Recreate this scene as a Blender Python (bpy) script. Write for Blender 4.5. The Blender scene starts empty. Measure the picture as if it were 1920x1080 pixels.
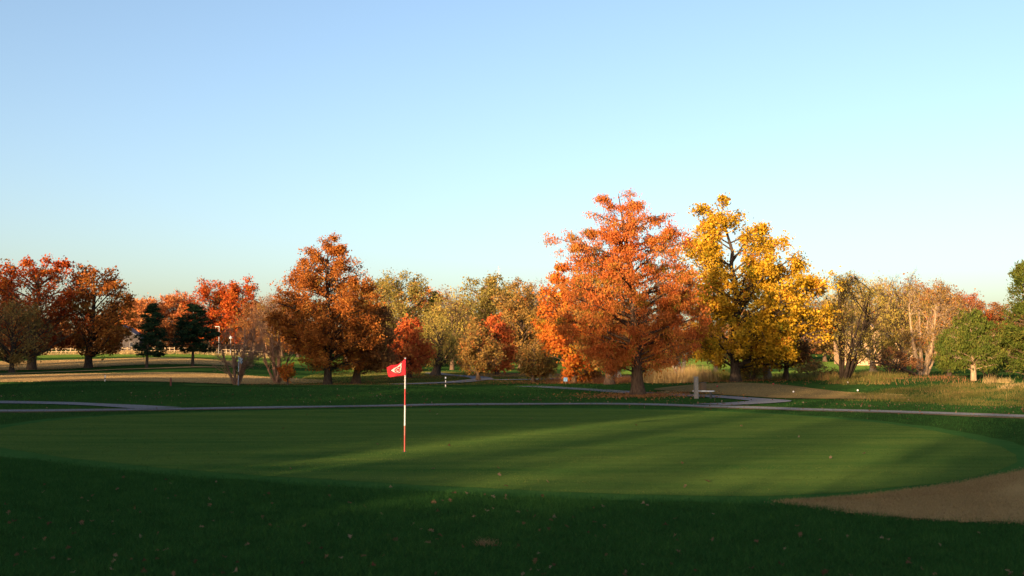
import bpy, bmesh, math, random
import numpy as np
from mathutils import Vector

# ------------------------------------------------------------------ camera, sky, sun, exposure
F = 1867.0                                    # focal length in photo pixels (35 mm on full frame)
CAMZ = 1.9
PITCH = math.atan(150.0 / F)
SUN_AZ = math.radians(30)                     # sun stands behind the camera, this far to the left
SUN_EL = math.radians(7.0)

sc = bpy.context.scene
C = sc.collection
cam = bpy.data.cameras.new('camera')
cam.sensor_width = 36.0
cam.lens = F / 1920.0 * 36.0
cam.clip_start = 0.1
cam.clip_end = 6000
cam.dof.use_dof = True
cam.dof.focus_distance = 48.0
cam.dof.aperture_fstop = 2.2
camo = bpy.data.objects.new('camera', cam)
C.objects.link(camo)
camo.location = (0, 0, CAMZ)
camo.rotation_euler = (math.pi / 2 + PITCH, 0, 0)
sc.camera = camo

world = bpy.data.worlds.new('World')
sc.world = world
world.use_nodes = True
wn = world.node_tree.nodes
wl = world.node_tree.links
wn.clear()
sky = wn.new('ShaderNodeTexSky')
sky.sky_type = 'NISHITA'
sky.sun_disc = False
sky.sun_elevation = SUN_EL
sky.sun_rotation = math.pi + SUN_AZ
sky.altitude = 200
sky.air_density = 0.95
sky.dust_density = 3.1
sky.ozone_density = 1.6
bg = wn.new('ShaderNodeBackground')
bg.inputs['Strength'].default_value = 0.15
wo = wn.new('ShaderNodeOutputWorld')
wb = wn.new('ShaderNodeMix')                  # the camera's white balance, the same all over the sky
wb.data_type = 'RGBA'
wb.blend_type = 'MULTIPLY'
wb.inputs['Factor'].default_value = 1.0
wb.inputs['B'].default_value = (1.01, 0.965, 0.985, 1)
wl.new(sky.outputs['Color'], wb.inputs['A'])
wl.new(wb.outputs['Result'], bg.inputs['Color'])
wl.new(bg.outputs['Background'], wo.inputs['Surface'])

sun = bpy.data.lights.new('sun', 'SUN')
sun.energy = 5.0
sun.angle = math.radians(0.9)
sun.color = (1.0, 0.66, 0.36)
suno = bpy.data.objects.new('sun', sun)
C.objects.link(suno)
SDIR = Vector((-math.sin(SUN_AZ) * math.cos(SUN_EL), -math.cos(SUN_AZ) * math.cos(SUN_EL), math.sin(SUN_EL)))
suno.rotation_euler = SDIR.to_track_quat('Z', 'Y').to_euler()
suno.location = SDIR * 400

sc.view_settings.view_transform = 'Standard'
sc.view_settings.look = 'None'
sc.view_settings.exposure = 1.44
sc.view_settings.gamma = 1.0
sc.cycles.use_denoising = True
sc.cycles.max_bounces = 5
sc.cycles.diffuse_bounces = 3
sc.cycles.transmission_bounces = 3
sc.cycles.transparent_max_bounces = 4
sc.cycles.caustics_reflective = False
sc.cycles.caustics_refractive = False

# ------------------------------------------------------------------ pixel <-> place
def ray(px, py):
    a = (px - 960.0) / F
    b = (540.0 - py) / F
    return np.array([a, math.cos(PITCH) - b * math.sin(PITCH), math.sin(PITCH) + b * math.cos(PITCH)])

def pt(px, py, D):
    r = ray(px, py)
    t = D / r[1]
    return Vector((r[0] * t, D, CAMZ + r[2] * t))

_ctl = []
def ctl(D, rows):
    for px, py in rows:
        p = pt(px, py, D)
        _ctl.append((px, D, p.z))
COLS = (-300, 100, 450, 800, 1150, 1500, 1850, 2200)
for px in COLS:
    for D in (8, 22, 40):
        _ctl.append((px, D, 0.0))
ctl(50, [(px, 690 + F * 1.9 / 50) for px in COLS])
ctl(60, [(-300, 750), (0, 750), (300, 749), (600, 749), (900, 749), (1200, 748), (1400, 748), (1560, 746), (1750, 742), (1920, 734), (2200, 730)])
ctl(74, [(-300, 727), (0, 727), (150, 724), (450, 723), (620, 723), (770, 724), (880, 731), (1060, 732), (1200, 732), (1300, 726), (1400, 724), (1560, 728), (1750, 716), (1920, 716), (2200, 712)])
ctl(84, [(0, 722), (450, 724), (770, 725), (900, 727), (1060, 723), (1200, 724), (1300, 719), (1400, 716), (1560, 713), (1750, 704), (1920, 706), (2200, 702)])
ctl(98, [(-300, 709), (0, 709), (150, 709), (300, 710), (450, 718), (616, 722), (770, 718), (900, 719), (1060, 718), (1200, 715), (1300, 712), (1400, 712), (1560, 709), (1750, 705), (1920, 704)])
ctl(115, [(-300, 699), (0, 700), (150, 699), (300, 699), (450, 706), (616, 712), (770, 709), (900, 709), (1060, 708), (1200, 706), (1300, 702), (1400, 703), (1560, 703), (1750, 702), (1920, 702)])
ctl(132, [(-300, 690), (0, 692), (168, 690), (363, 687), (616, 704), (770, 702), (900, 703), (1060, 700), (1300, 696), (1500, 697), (1730, 699), (1920, 699)])
ctl(180, [(-300, 676), (0, 678), (170, 676), (363, 673), (616, 689), (770, 687), (900, 688), (1060, 686), (1300, 682), (1500, 686), (1730, 688), (1920, 688)])
ctl(235, [(-300, 663), (0, 664), (170, 663), (363, 662), (616, 674), (770, 675), (1060, 673), (1300, 669), (1500, 673), (1730, 675), (1920, 675)])
ctl(330, [(-300, 653), (170, 653), (616, 662), (1060, 662), (1500, 662), (1920, 662)])
ctl(600, [(-300, 648), (170, 648), (616, 655), (1060, 655), (1500, 655), (1920, 655)])
_ctl = np.array(_ctl)
CP = np.stack([_ctl[:, 0] / 380.0, np.log(_ctl[:, 1]) * 2.6], 1)
def _phi(r2):
    return np.where(r2 > 1e-12, 0.5 * r2 * np.log(np.maximum(r2, 1e-12)), 0)
_n = len(CP)
_A = np.zeros((_n + 3, _n + 3))
_d = ((CP[:, None] - CP[None]) ** 2).sum(-1)
_A[:_n, :_n] = _phi(_d) + np.eye(_n) * 0.02
_A[:_n, _n] = 1
_A[:_n, _n + 1:] = CP
_A[_n:, :_n] = _A[:_n, _n:].T
_w = np.linalg.solve(_A, np.concatenate([_ctl[:, 2], np.zeros(3)]))

def sst(a, b, x):
    t = np.clip((x - a) / (b - a), 0, 1)
    return t * t * (3 - 2 * t)

def terrain(x, y):
    x = np.atleast_1d(np.asarray(x, float)); y = np.atleast_1d(np.asarray(y, float))
    az = np.arctan2(x, y)
    D = np.hypot(x, y)
    azc = np.clip(az, -0.56, 0.56)
    Dy = np.clip(D * np.cos(azc), 8, 600)
    U = np.stack([(960 + F * np.tan(azc)) / 380.0, np.log(Dy) * 2.6], 1)
    out = np.zeros(len(x))
    for i in range(0, len(x), 8000):
        d2 = ((U[i:i + 8000, None] - CP[None]) ** 2).sum(-1)
        out[i:i + 8000] = _phi(d2) @ _w[:_n] + _w[_n] + U[i:i + 8000] @ _w[_n + 1:]
    out *= sst(40, 54, Dy) * (1 - sst(0.8, 1.6, np.abs(az)))
    return out

def gz(x, y):
    return float(terrain([x], [y])[0])

def ground(px, py, d0=5.0, d1=320.0):
    """where the pixel's ray first meets the ground"""
    r = ray(px, py)
    D = np.geomspace(d0, d1, 500)
    t = D / r[1]
    zz = CAMZ + r[2] * t - terrain(r[0] * t, D)
    k = np.argmax(zz < 0)
    if not (zz < 0).any():
        k = len(D) - 1
    if k > 0:
        a, b = zz[k - 1], zz[k]
        Dk = D[k - 1] + (D[k] - D[k - 1]) * a / (a - b)
    else:
        Dk = D[0]
    p = r * (Dk / r[1])
    return Vector((p[0], Dk, gz(p[0], Dk)))

def spot(px, D):
    """a place on the ground in the direction of px, D metres out"""
    x = (px - 960.0) / F * D
    return Vector((x, D, gz(x, D)))

# ------------------------------------------------------------------ materials
def newmat(name):
    m = bpy.data.materials.new(name)
    m.use_nodes = True
    nt = m.node_tree
    nt.nodes.clear()
    out = nt.nodes.new('ShaderNodeOutputMaterial')
    return m, nt, out

def N(nt, kind, **kw):
    n = nt.nodes.new(kind)
    for k, v in kw.items():
        if k in n.inputs:
            n.inputs[k].default_value = v
        else:
            setattr(n, k, v)
    return n

def ramp(nt, stops):
    r = nt.nodes.new('ShaderNodeValToRGB')
    el = r.color_ramp.elements
    while len(el) < len(stops):
        el.new(0.5)
    for e, (p, c) in zip(el, stops):
        e.position = p
        e.color = (*c, 1)
    return r

def plain(name, col, rough=0.6, metal=0.0, var=0.15, scale=20.0):
    m, nt, out = newmat(name)
    b = N(nt, 'ShaderNodeBsdfPrincipled', Roughness=rough, Metallic=metal)
    tc = N(nt, 'ShaderNodeTexCoord')
    no = N(nt, 'ShaderNodeTexNoise', Scale=scale, Detail=4.0)
    r = ramp(nt, [(0.3, tuple(c * (1 - var) for c in col)), (0.7, tuple(min(1, c * (1 + var)) for c in col))])
    nt.links.new(tc.outputs['Object'], no.inputs['Vector'])
    nt.links.new(no.outputs['Fac'], r.inputs['Fac'])
    nt.links.new(r.outputs['Color'], b.inputs['Base Color'])
    nt.links.new(b.outputs['BSDF'], out.inputs['Surface'])
    return m

def leafmat(name, stops, trans=0.35):
    m, nt, out = newmat(name)
    a = N(nt, 'ShaderNodeAttribute', attribute_name='tint')
    r = ramp(nt, stops)
    d = N(nt, 'ShaderNodeBsdfDiffuse')
    t = N(nt, 'ShaderNodeBsdfTranslucent')
    mx = N(nt, 'ShaderNodeMixShader', Fac=trans)
    nt.links.new(a.outputs['Fac'], r.inputs['Fac'])
    for s in (d, t):
        nt.links.new(r.outputs['Color'], s.inputs['Color'])
    nt.links.new(d.outputs[0], mx.inputs[1])
    nt.links.new(t.outputs[0], mx.inputs[2])
    nt.links.new(mx.outputs[0], out.inputs['Surface'])
    return m

def barkmat(name, c1, c2, sc_=6.0):
    m, nt, out = newmat(name)
    tc = N(nt, 'ShaderNodeTexCoord')
    mp = N(nt, 'ShaderNodeMapping')
    mp.inputs['Scale'].default_value = (sc_, sc_, sc_ * 0.22)
    no = N(nt, 'ShaderNodeTexNoise', Scale=1.6, Detail=5.0, Roughness=0.65)
    r = ramp(nt, [(0.35, c1), (0.65, c2)])
    b = N(nt, 'ShaderNodeBsdfDiffuse')
    bp = N(nt, 'ShaderNodeBump', Strength=0.9, Distance=0.06)
    L = nt.links.new
    L(tc.outputs['Object'], mp.inputs['Vector']); L(mp.outputs[0], no.inputs['Vector'])
    L(no.outputs['Fac'], r.inputs['Fac']); L(r.outputs['Color'], b.inputs['Color'])
    L(no.outputs['Fac'], bp.inputs['Height']); L(bp.outputs[0], b.inputs['Normal'])
    L(b.outputs[0], out.inputs['Surface'])
    return m

def groundmat(name, cA, cB, cC, s_big=0.12, s_mid=1.3, s_fine=30.0, stretch=(1, 1), bump=0.03, fleck=0.4):
    """turf: two greens mixed at two scales, a third tone in flecks and worn patches"""
    m, nt, out = newmat(name)
    L = nt.links.new
    tc = N(nt, 'ShaderNodeTexCoord')
    mp = N(nt, 'ShaderNodeMapping')
    mp.inputs['Scale'].default_value = (stretch[0], stretch[1], 1)
    L(tc.outputs['Object'], mp.inputs['Vector'])
    n1 = N(nt, 'ShaderNodeTexNoise', Scale=s_big, Detail=5.0, Roughness=0.6)
    n2 = N(nt, 'ShaderNodeTexNoise', Scale=s_mid, Detail=6.0, Roughness=0.7)
    n3 = N(nt, 'ShaderNodeTexNoise', Scale=s_fine, Detail=3.0, Roughness=0.8)
    for n in (n1, n2, n3):
        L(mp.outputs[0], n.inputs['Vector'])
    ad = N(nt, 'ShaderNodeMath', operation='ADD')
    L(n1.outputs['Fac'], ad.inputs[0]); L(n2.outputs['Fac'], ad.inputs[1])
    hf = N(nt, 'ShaderNodeMath', operation='MULTIPLY'); hf.inputs[1].default_value = 0.5
    L(ad.outputs[0], hf.inputs[0])
    r = ramp(nt, [(0.36, cA), (0.62, cB)])
    L(hf.outputs[0], r.inputs['Fac'])
    r2 = ramp(nt, [(0.52, (0, 0, 0)), (0.72, (1, 1, 1))])
    md = N(nt, 'ShaderNodeMath', operation='MULTIPLY')
    L(n3.outputs['Fac'], r2.inputs['Fac']); L(r2.outputs['Color'], md.inputs[0]); md.inputs[1].default_value = fleck
    mix = N(nt, 'ShaderNodeMix', data_type='RGBA')
    L(md.outputs[0], mix.inputs['Factor']); L(r.outputs['Color'], mix.inputs['A'])
    mix.inputs['B'].default_value = (*cC, 1)
    b = N(nt, 'ShaderNodeBsdfDiffuse', Roughness=0.5)
    bp = N(nt, 'ShaderNodeBump', Strength=0.7, Distance=bump)
    L(n3.outputs['Fac'], bp.inputs['Height']); L(bp.outputs[0], b.inputs['Normal'])
    L(mix.outputs['Result'], b.inputs['Color'])
    L(b.outputs[0], out.inputs['Surface'])
    return m

M = {}
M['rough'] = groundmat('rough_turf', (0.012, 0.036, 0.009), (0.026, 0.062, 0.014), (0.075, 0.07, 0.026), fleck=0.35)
M['green'] = groundmat('putting_turf', (0.024, 0.066, 0.015), (0.064, 0.102, 0.022), (0.036, 0.056, 0.017), s_big=0.25, s_mid=0.9, s_fine=4, stretch=(0.35, 1.8), bump=0.004, fleck=0.75)
M['fringe'] = groundmat('fringe_turf', (0.018, 0.062, 0.015), (0.034, 0.086, 0.021), (0.03, 0.065, 0.018), s_fine=40, bump=0.01, fleck=0.3)
M['dormant'] = groundmat('dormant_turf', (0.17, 0.112, 0.046), (0.25, 0.17, 0.074), (0.10, 0.09, 0.032), s_mid=0.8, s_fine=14, bump=0.015, fleck=0.45)
M['tee'] = groundmat('tee_turf', (0.11, 0.08, 0.033), (0.16, 0.115, 0.05), (0.05, 0.065, 0.022), s_mid=0.6, s_fine=8, stretch=(0.5, 1.4), bump=0.01, fleck=0.5)
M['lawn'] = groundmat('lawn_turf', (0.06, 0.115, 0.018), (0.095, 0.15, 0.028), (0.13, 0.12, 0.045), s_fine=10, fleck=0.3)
M['litter'] = groundmat('litter_ground', (0.10, 0.055, 0.028), (0.17, 0.095, 0.045), (0.05, 0.06, 0.02), s_mid=2.0, s_fine=18, bump=0.03, fleck=0.5)
M['path'] = groundmat('path_asphalt', (0.10, 0.105, 0.12), (0.155, 0.16, 0.175), (0.20, 0.18, 0.155), s_mid=0.9, s_fine=22, bump=0.006, fleck=0.35)
M['gravel'] = groundmat('path_verge', (0.07, 0.055, 0.036), (0.12, 0.095, 0.06), (0.025, 0.045, 0.014), s_mid=1.5, s_fine=10, bump=0.02, fleck=0.6)

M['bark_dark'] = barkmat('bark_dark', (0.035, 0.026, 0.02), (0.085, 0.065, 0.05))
M['bark_brown'] = barkmat('bark_brown', (0.075, 0.048, 0.032), (0.17, 0.115, 0.078))
M['bark_cypress'] = barkmat('bark_cypress', (0.055, 0.036, 0.026), (0.12, 0.08, 0.055))
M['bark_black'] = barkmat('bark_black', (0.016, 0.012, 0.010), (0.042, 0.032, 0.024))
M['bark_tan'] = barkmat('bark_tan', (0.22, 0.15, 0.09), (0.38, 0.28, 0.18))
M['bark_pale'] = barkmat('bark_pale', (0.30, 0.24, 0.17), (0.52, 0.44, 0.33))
M['bark_pink'] = barkmat('bark_pink', (0.17, 0.095, 0.06), (0.30, 0.175, 0.115))

LEAF = {
 'cypress': [(0.0, (0.36, 0.085, 0.024)), (0.45, (0.48, 0.140, 0.036)), (0.75, (0.52, 0.190, 0.046)), (0.9, (0.32, 0.18, 0.030)), (1.0, (0.17, 0.15, 0.025))],
 'sycamore': [(0.0, (0.13, 0.13, 0.015)), (0.25, (0.32, 0.20, 0.016)), (0.6, (0.56, 0.32, 0.022)), (0.85, (0.64, 0.40, 0.045)), (1.0, (0.38, 0.13, 0.020))],
 'oak': [(0.0, (0.17, 0.055, 0.016)), (0.4, (0.32, 0.105, 0.024)), (0.75, (0.43, 0.16, 0.034)), (1.0, (0.30, 0.17, 0.035))],
 'redoak': [(0.0, (0.27, 0.042, 0.014)), (0.5, (0.40, 0.075, 0.018)), (0.85, (0.44, 0.135, 0.025)), (1.0, (0.17, 0.12, 0.022))],
 'orange': [(0.0, (0.40, 0.085, 0.018)), (0.5, (0.52, 0.145, 0.026)), (0.8, (0.52, 0.24, 0.035)), (1.0, (0.24, 0.17, 0.025))],
 'red': [(0.0, (0.38, 0.075, 0.028)), (0.6, (0.48, 0.120, 0.034)), (1.0, (0.48, 0.19, 0.04))],
 'peach': [(0.0, (0.40, 0.14, 0.045)), (0.6, (0.50, 0.21, 0.07)), (1.0, (0.42, 0.12, 0.045))],
 'rustbrown': [(0.0, (0.14, 0.060, 0.026)), (0.6, (0.24, 0.105, 0.040)), (1.0, (0.28, 0.15, 0.05))],
 'olive': [(0.0, (0.13, 0.115, 0.030)), (0.5, (0.22, 0.18, 0.045)), (0.85, (0.29, 0.215, 0.06)), (1.0, (0.34, 0.15, 0.045))],
 'olivebrown': [(0.0, (0.15, 0.10, 0.03)), (0.5, (0.25, 0.16, 0.045)), (0.8, (0.32, 0.18, 0.05)), (1.0, (0.36, 0.11, 0.03))],
 'willow': [(0.0, (0.20, 0.17, 0.035)), (0.6, (0.34, 0.27, 0.06)), (1.0, (0.40, 0.24, 0.07))],
 'pine': [(0.0, (0.012, 0.030, 0.016)), (0.7, (0.022, 0.048, 0.024)), (1.0, (0.05, 0.055, 0.025))],
 'cedar': [(0.0, (0.045, 0.070, 0.014)), (0.6, (0.085, 0.110, 0.020)), (1.0, (0.14, 0.13, 0.028))],
 'drygrass': [(0.0, (0.30, 0.20, 0.085)), (0.6, (0.46, 0.33, 0.15)), (1.0, (0.22, 0.19, 0.06))],
 'weeds': [(0.0, (0.05, 0.075, 0.018)), (0.5, (0.12, 0.115, 0.03)), (0.8, (0.24, 0.17, 0.06)), (1.0, (0.22, 0.09, 0.04))],
 'russet_weeds': [(0.0, (0.16, 0.07, 0.035)), (0.6, (0.26, 0.12, 0.055)), (1.0, (0.32, 0.20, 0.09))],
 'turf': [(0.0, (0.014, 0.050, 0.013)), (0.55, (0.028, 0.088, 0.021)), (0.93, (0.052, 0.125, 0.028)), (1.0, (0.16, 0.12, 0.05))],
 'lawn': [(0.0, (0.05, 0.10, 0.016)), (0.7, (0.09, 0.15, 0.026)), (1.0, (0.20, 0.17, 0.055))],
 'strawturf': [(0.0, (0.19, 0.125, 0.055)), (0.6, (0.31, 0.21, 0.095)), (1.0, (0.12, 0.11, 0.038))],
 'greenturf': [(0.0, (0.024, 0.064, 0.015)), (0.5, (0.060, 0.102, 0.022)), (1.0, (0.120, 0.140, 0.036))],
 'drytuft': [(0.0, (0.15, 0.09, 0.045)), (1.0, (0.30, 0.20, 0.10))],
 'leafbrown': [(0.0, (0.07, 0.035, 0.022)), (0.5, (0.14, 0.075, 0.042)), (1.0, (0.24, 0.17, 0.11))],
}
for k, v in LEAF.items():
    fk = 1.12 if k in ('olive', 'olivebrown', 'willow', 'rustbrown', 'red', 'peach') else (1.04 if k not in ('turf', 'greenturf', 'pine', 'cedar', 'drygrass') else 1.0)
    v = [(p, tuple(fk * q for q in c)) for p, c in v]
    M['leaf_' + k] = leafmat('leaf_' + k, v, 0.22 if k in ('pine', 'cedar', 'turf', 'greenturf') else 0.34)

M['white'] = plain('white_paint', (0.72, 0.70, 0.66), 0.45, var=0.05)
M['red_paint'] = plain('red_paint', (0.46, 0.035, 0.03), 0.45, var=0.12)
M['faded_red'] = plain('faded_red_paint', (0.48, 0.12, 0.08), 0.5, var=0.12)
M['flag_red'] = plain('flag_red', (0.62, 0.016, 0.03), 0.8, var=0.08, scale=60)
M['flag_white'] = plain('flag_white', (0.74, 0.70, 0.62), 0.8, var=0.04)
M['black'] = plain('black_paint', (0.018, 0.018, 0.02), 0.5)
M['dark_red'] = plain('dark_red_wood', (0.16, 0.035, 0.025), 0.7)
M['stone'] = plain('post_stone', (0.19, 0.175, 0.16), 0.85, var=0.3, scale=9)
M['bench'] = plain('bench_slat', (0.74, 0.77, 0.80), 0.45, var=0.08)
M['iron'] = plain('bench_iron', (0.03, 0.032, 0.035), 0.55)
M['bin'] = plain('bin_mesh', (0.12, 0.085, 0.055), 0.7)
M['blue'] = plain('sign_blue', (0.10, 0.32, 0.62), 0.5, var=0.1)
M['signwhite'] = plain('sign_white', (0.66, 0.72, 0.76), 0.5, var=0.05)
M['flag_pale'] = plain('flag_pale_blue', (0.24, 0.33, 0.42), 0.5, var=0.05)
M['sign_pale'] = plain('sign_pale_blue', (0.30, 0.50, 0.68), 0.5, var=0.05)
M['fence'] = plain('fence_wood', (0.30, 0.22, 0.13), 0.8, var=0.2)
M['wall_dark'] = plain('barn_wall', (0.05, 0.042, 0.042), 0.85, var=0.25, scale=3)
M['roof'] = plain('roof_shingle', (0.10, 0.10, 0.115), 0.8, var=0.25, scale=5)
M['wall_peach'] = plain('house_wall', (0.46, 0.30, 0.17), 0.85, var=0.12, scale=4)
M['brick'] = plain('house_brick', (0.36, 0.14, 0.08), 0.85, var=0.25, scale=9)
M['glass'] = plain('window_glass', (0.03, 0.035, 0.045), 0.1, var=0.1)
M['steel'] = plain('galvanised_steel', (0.33, 0.34, 0.35), 0.5, 0.6)
M['hole'] = plain('cup_liner', (0.03, 0.03, 0.028), 0.7)

# ------------------------------------------------------------------ mesh helpers
def npmesh(name, V, Fq, mat, tint=None, smooth=False):
    """V (n,3); Fq (m,k) with k = 3 or 4"""
    me = bpy.data.meshes.new(name)
    V = np.asarray(V, np.float32); Fq = np.asarray(Fq, np.int32)
    k = Fq.shape[1]
    me.vertices.add(len(V)); me.vertices.foreach_set('co', V.ravel())
    me.loops.add(Fq.size); me.loops.foreach_set('vertex_index', Fq.ravel())
    me.polygons.add(len(Fq))
    me.polygons.foreach_set('loop_start', np.arange(0, Fq.size, k, dtype=np.int32))
    if smooth:
        me.polygons.foreach_set('use_smooth', np.ones(len(Fq), bool))
    me.update(calc_edges=True)
    if tint is not None:
        a = me.attributes.new('tint', 'FLOAT', 'POINT')
        a.data.foreach_set('value', np.asarray(tint, np.float32))
    me.materials.append(mat)
    return me

def link(name, me, parent=None, loc=None):
    o = bpy.data.objects.new(name, me)
    C.objects.link(o)
    if parent is not None:
        o.parent = parent
    if loc is not None:
        o.location = loc
    return o

def tag(o, label=None, cat=None, group=None, kind=None):
    if label: o['label'] = label
    if cat: o['category'] = cat
    if group: o['group'] = group
    if kind: o['kind'] = kind
    return o

def thing(name, label, cat, loc, rz=0.0, group=None):
    o = link(name, None, None, loc)
    o.empty_display_size = 0.3
    o.rotation_euler = (0, 0, rz)
    return tag(o, label, cat, group)

def bm_obj(name, bm, mat, parent=None, loc=None, smooth=False):
    me = bpy.data.meshes.new(name)
    bm.normal_update(); bm.to_mesh(me); bm.free()
    if smooth:
        for p in me.polygons: p.use_smooth = True
    me.materials.append(mat)
    return link(name, me, parent, loc)

def box(name, mat, size, centre, parent=None, bevel=0.0, rot=None):
    bm = bmesh.new()
    bmesh.ops.create_cube(bm, size=1.0)
    bmesh.ops.scale(bm, vec=size, verts=bm.verts)
    if bevel:
        bmesh.ops.bevel(bm, geom=bm.edges[:], offset=bevel, segments=2, affect='EDGES')
    if rot is not None:
        from mathutils import Euler
        bmesh.ops.rotate(bm, cent=(0, 0, 0), matrix=Euler(rot).to_matrix(), verts=bm.verts)
    bmesh.ops.translate(bm, vec=centre, verts=bm.verts)
    return bm_obj(name, bm, mat, parent)

def cyl(name, mat, r0, r1, z0, z1, parent=None, seg=14, xy=(0, 0)):
    bm = bmesh.new()
    bmesh.ops.create_cone(bm, cap_ends=True, segments=seg, radius1=r0, radius2=r1, depth=z1 - z0)
    bmesh.ops.translate(bm, vec=(xy[0], xy[1], (z0 + z1) / 2), verts=bm.verts)
    return bm_obj(name, bm, mat, parent)

def ball(name, mat, r, centre, parent=None, sq=(1, 1, 1)):
    bm = bmesh.new()
    bmesh.ops.create_uvsphere(bm, u_segments=14, v_segments=9, radius=r)
    bmesh.ops.scale(bm, vec=sq, verts=bm.verts)
    bmesh.ops.translate(bm, vec=centre, verts=bm.verts)
    return bm_obj(name, bm, mat, parent, smooth=True)

# ------------------------------------------------------------------ the ground sheet
def build_ground():
    az = np.concatenate([np.arange(-180, -33, 3.0), np.arange(-33, 33, 0.33), np.arange(33, 180, 3.0)])
    az = np.radians(az)
    rad = np.concatenate([[0.6, 1.5, 3, 5], np.geomspace(7, 420, 170), np.geomspace(460, 3200, 14)])
    na, nr = len(az), len(rad)
    A, R = np.meshgrid(az, rad)
    X, Y = (R * np.sin(A)).ravel(), (R * np.cos(A)).ravel()
    Z = terrain(X, Y)
    V = np.concatenate([np.stack([X, Y, Z], 1), [[0, 0, 0]]])
    i = np.arange(nr - 1)[:, None] * na
    j = np.arange(na)[None]
    jn = (j + 1) % na
    Q = np.stack([i + j, i + na + j, i + na + jn, i + jn], -1).reshape(-1, 4)[:, ::-1]
    me = npmesh('ground', V[:-1], Q, M['rough'], smooth=True)
    o = link('ground', me)
    bm = bmesh.new(); bm.from_mesh(me); bm.verts.ensure_lookup_table()
    c = bm.verts.new((0, 0, 0))
    bm.verts.ensure_lookup_table()
    for k in range(na):
        bm.faces.new((c, bm.verts[(k + 1) % na], bm.verts[k]))
    bm.to_mesh(me); bm.free()
    return tag(o, kind='structure')
build_ground()

def smooth_closed(P, n=8):
    P = np.asarray(P, float)
    out = []
    m = len(P)
    for i in range(m):
        p0, p1, p2, p3 = P[i - 1], P[i], P[(i + 1) % m], P[(i + 2) % m]
        for t in np.linspace(0, 1, n, endpoint=False):
            out.append(0.5 * ((2 * p1) + (-p0 + p2) * t + (2 * p0 - 5 * p1 + 4 * p2 - p3) * t * t + (-p0 + 3 * p1 - 3 * p2 + p3) * t ** 3))
    return np.array(out)

def patch(name, pixels, dz, mat, wob=0.12, rings=14, seed=1, grow=0.0, world_pts=None):
    """a turf patch laid on the ground; its outline is traced on the ground"""
    rg = np.random.default_rng(seed)
    W = np.array(world_pts if world_pts is not None else [tuple(ground(*p))[:2] for p in pixels])
    P = smooth_closed(W)
    c = P.mean(0)
    d = P - c
    L = np.linalg.norm(d, axis=1, keepdims=True)
    P = c + d * (1 + grow / L)
    ph = rg.uniform(0, 6.28, 6)
    s = np.linspace(0, 2 * np.pi, len(P), endpoint=False)
    w = sum(np.sin(s * (9 + 7 * k) + ph[k]) for k in range(6)) * wob / 2.4 + rg.normal(0, wob * 0.3, len(P))
    P = P + d / L * w[:, None]
    fr = np.linspace(0, 1, rings + 1)[1:]
    XY = np.concatenate([[c]] + [c + (P - c) * f for f in fr])
    Z = terrain(XY[:, 0], XY[:, 1]) + dz
    V = np.column_stack([XY, Z])
    n = len(P)
    T = []
    k = np.arange(n)
    kn = (k + 1) % n
    T.append(np.stack([np.zeros(n, int), 1 + k, 1 + kn], 1))
    for q in range(rings - 1):
        a = 1 + q * n
        b = a + n
        T.append(np.stack([a + k, b + k, b + kn], 1)); T.append(np.stack([a + k, b + kn, a + kn], 1))
    T = np.concatenate(T)
    a, b, c3 = V[T[0, 0]], V[T[0, 1]], V[T[0, 2]]
    if np.cross(b - a, c3 - a)[2] < 0:
        T = T[:, ::-1]
    return tag(link(name, npmesh(name, V, T, mat, smooth=True)), kind='structure')

def ribbon(name, pixels, width, dz, mat, seed=3, wob=0.10):
    rg = np.random.default_rng(seed)
    W = np.array([tuple(ground(*p))[:2] if len(p) == 2 else tuple(spot(p[0], p[2]))[:2] for p in pixels])
    # Catmull-Rom through the points
    E = np.concatenate([[2 * W[0] - W[1]], W, [2 * W[-1] - W[-2]]])
    cc = []
    for i in range(1, len(E) - 2):
        n = max(3, int(np.linalg.norm(E[i + 1] - E[i]) / 0.6))
        for t in np.linspace(0, 1, n, endpoint=False):
            p0, p1, p2, p3 = E[i - 1], E[i], E[i + 1], E[i + 2]
            cc.append(0.5 * ((2 * p1) + (-p0 + p2) * t + (2 * p0 - 5 * p1 + 4 * p2 - p3) * t * t + (-p0 + 3 * p1 - 3 * p2 + p3) * t ** 3))
    cc.append(W[-1])
    cc = np.array(cc)
    tg = np.gradient(cc, axis=0)
    tg /= np.linalg.norm(tg, axis=1, keepdims=True) + 1e-9
    nm = np.stack([-tg[:, 1], tg[:, 0]], 1)
    m = len(cc)
    e1 = np.convolve(rg.normal(0, 1, m + 4), np.ones(5) / 5, 'valid') * wob
    e2 = np.convolve(rg.normal(0, 1, m + 4), np.ones(5) / 5, 'valid') * wob
    S = 6
    rows = []
    for k in range(S + 1):
        f = k / S
        off = (f - 0.5) * width + e1 * (1 - f) + e2 * f
        rows.append(cc + nm * off[:, None])
    XY = np.concatenate(rows)
    V = np.column_stack([XY, terrain(XY[:, 0], XY[:, 1]) + dz])
    Q = []
    i = np.arange(m - 1)
    for k in range(S):
        Q.append(np.stack([k * m + i, k * m + i + 1, (k + 1) * m + i + 1, (k + 1) * m + i], 1))
    return tag(link(name, npmesh(name, V, np.concatenate(Q), mat, smooth=True)), kind='structure')

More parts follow.
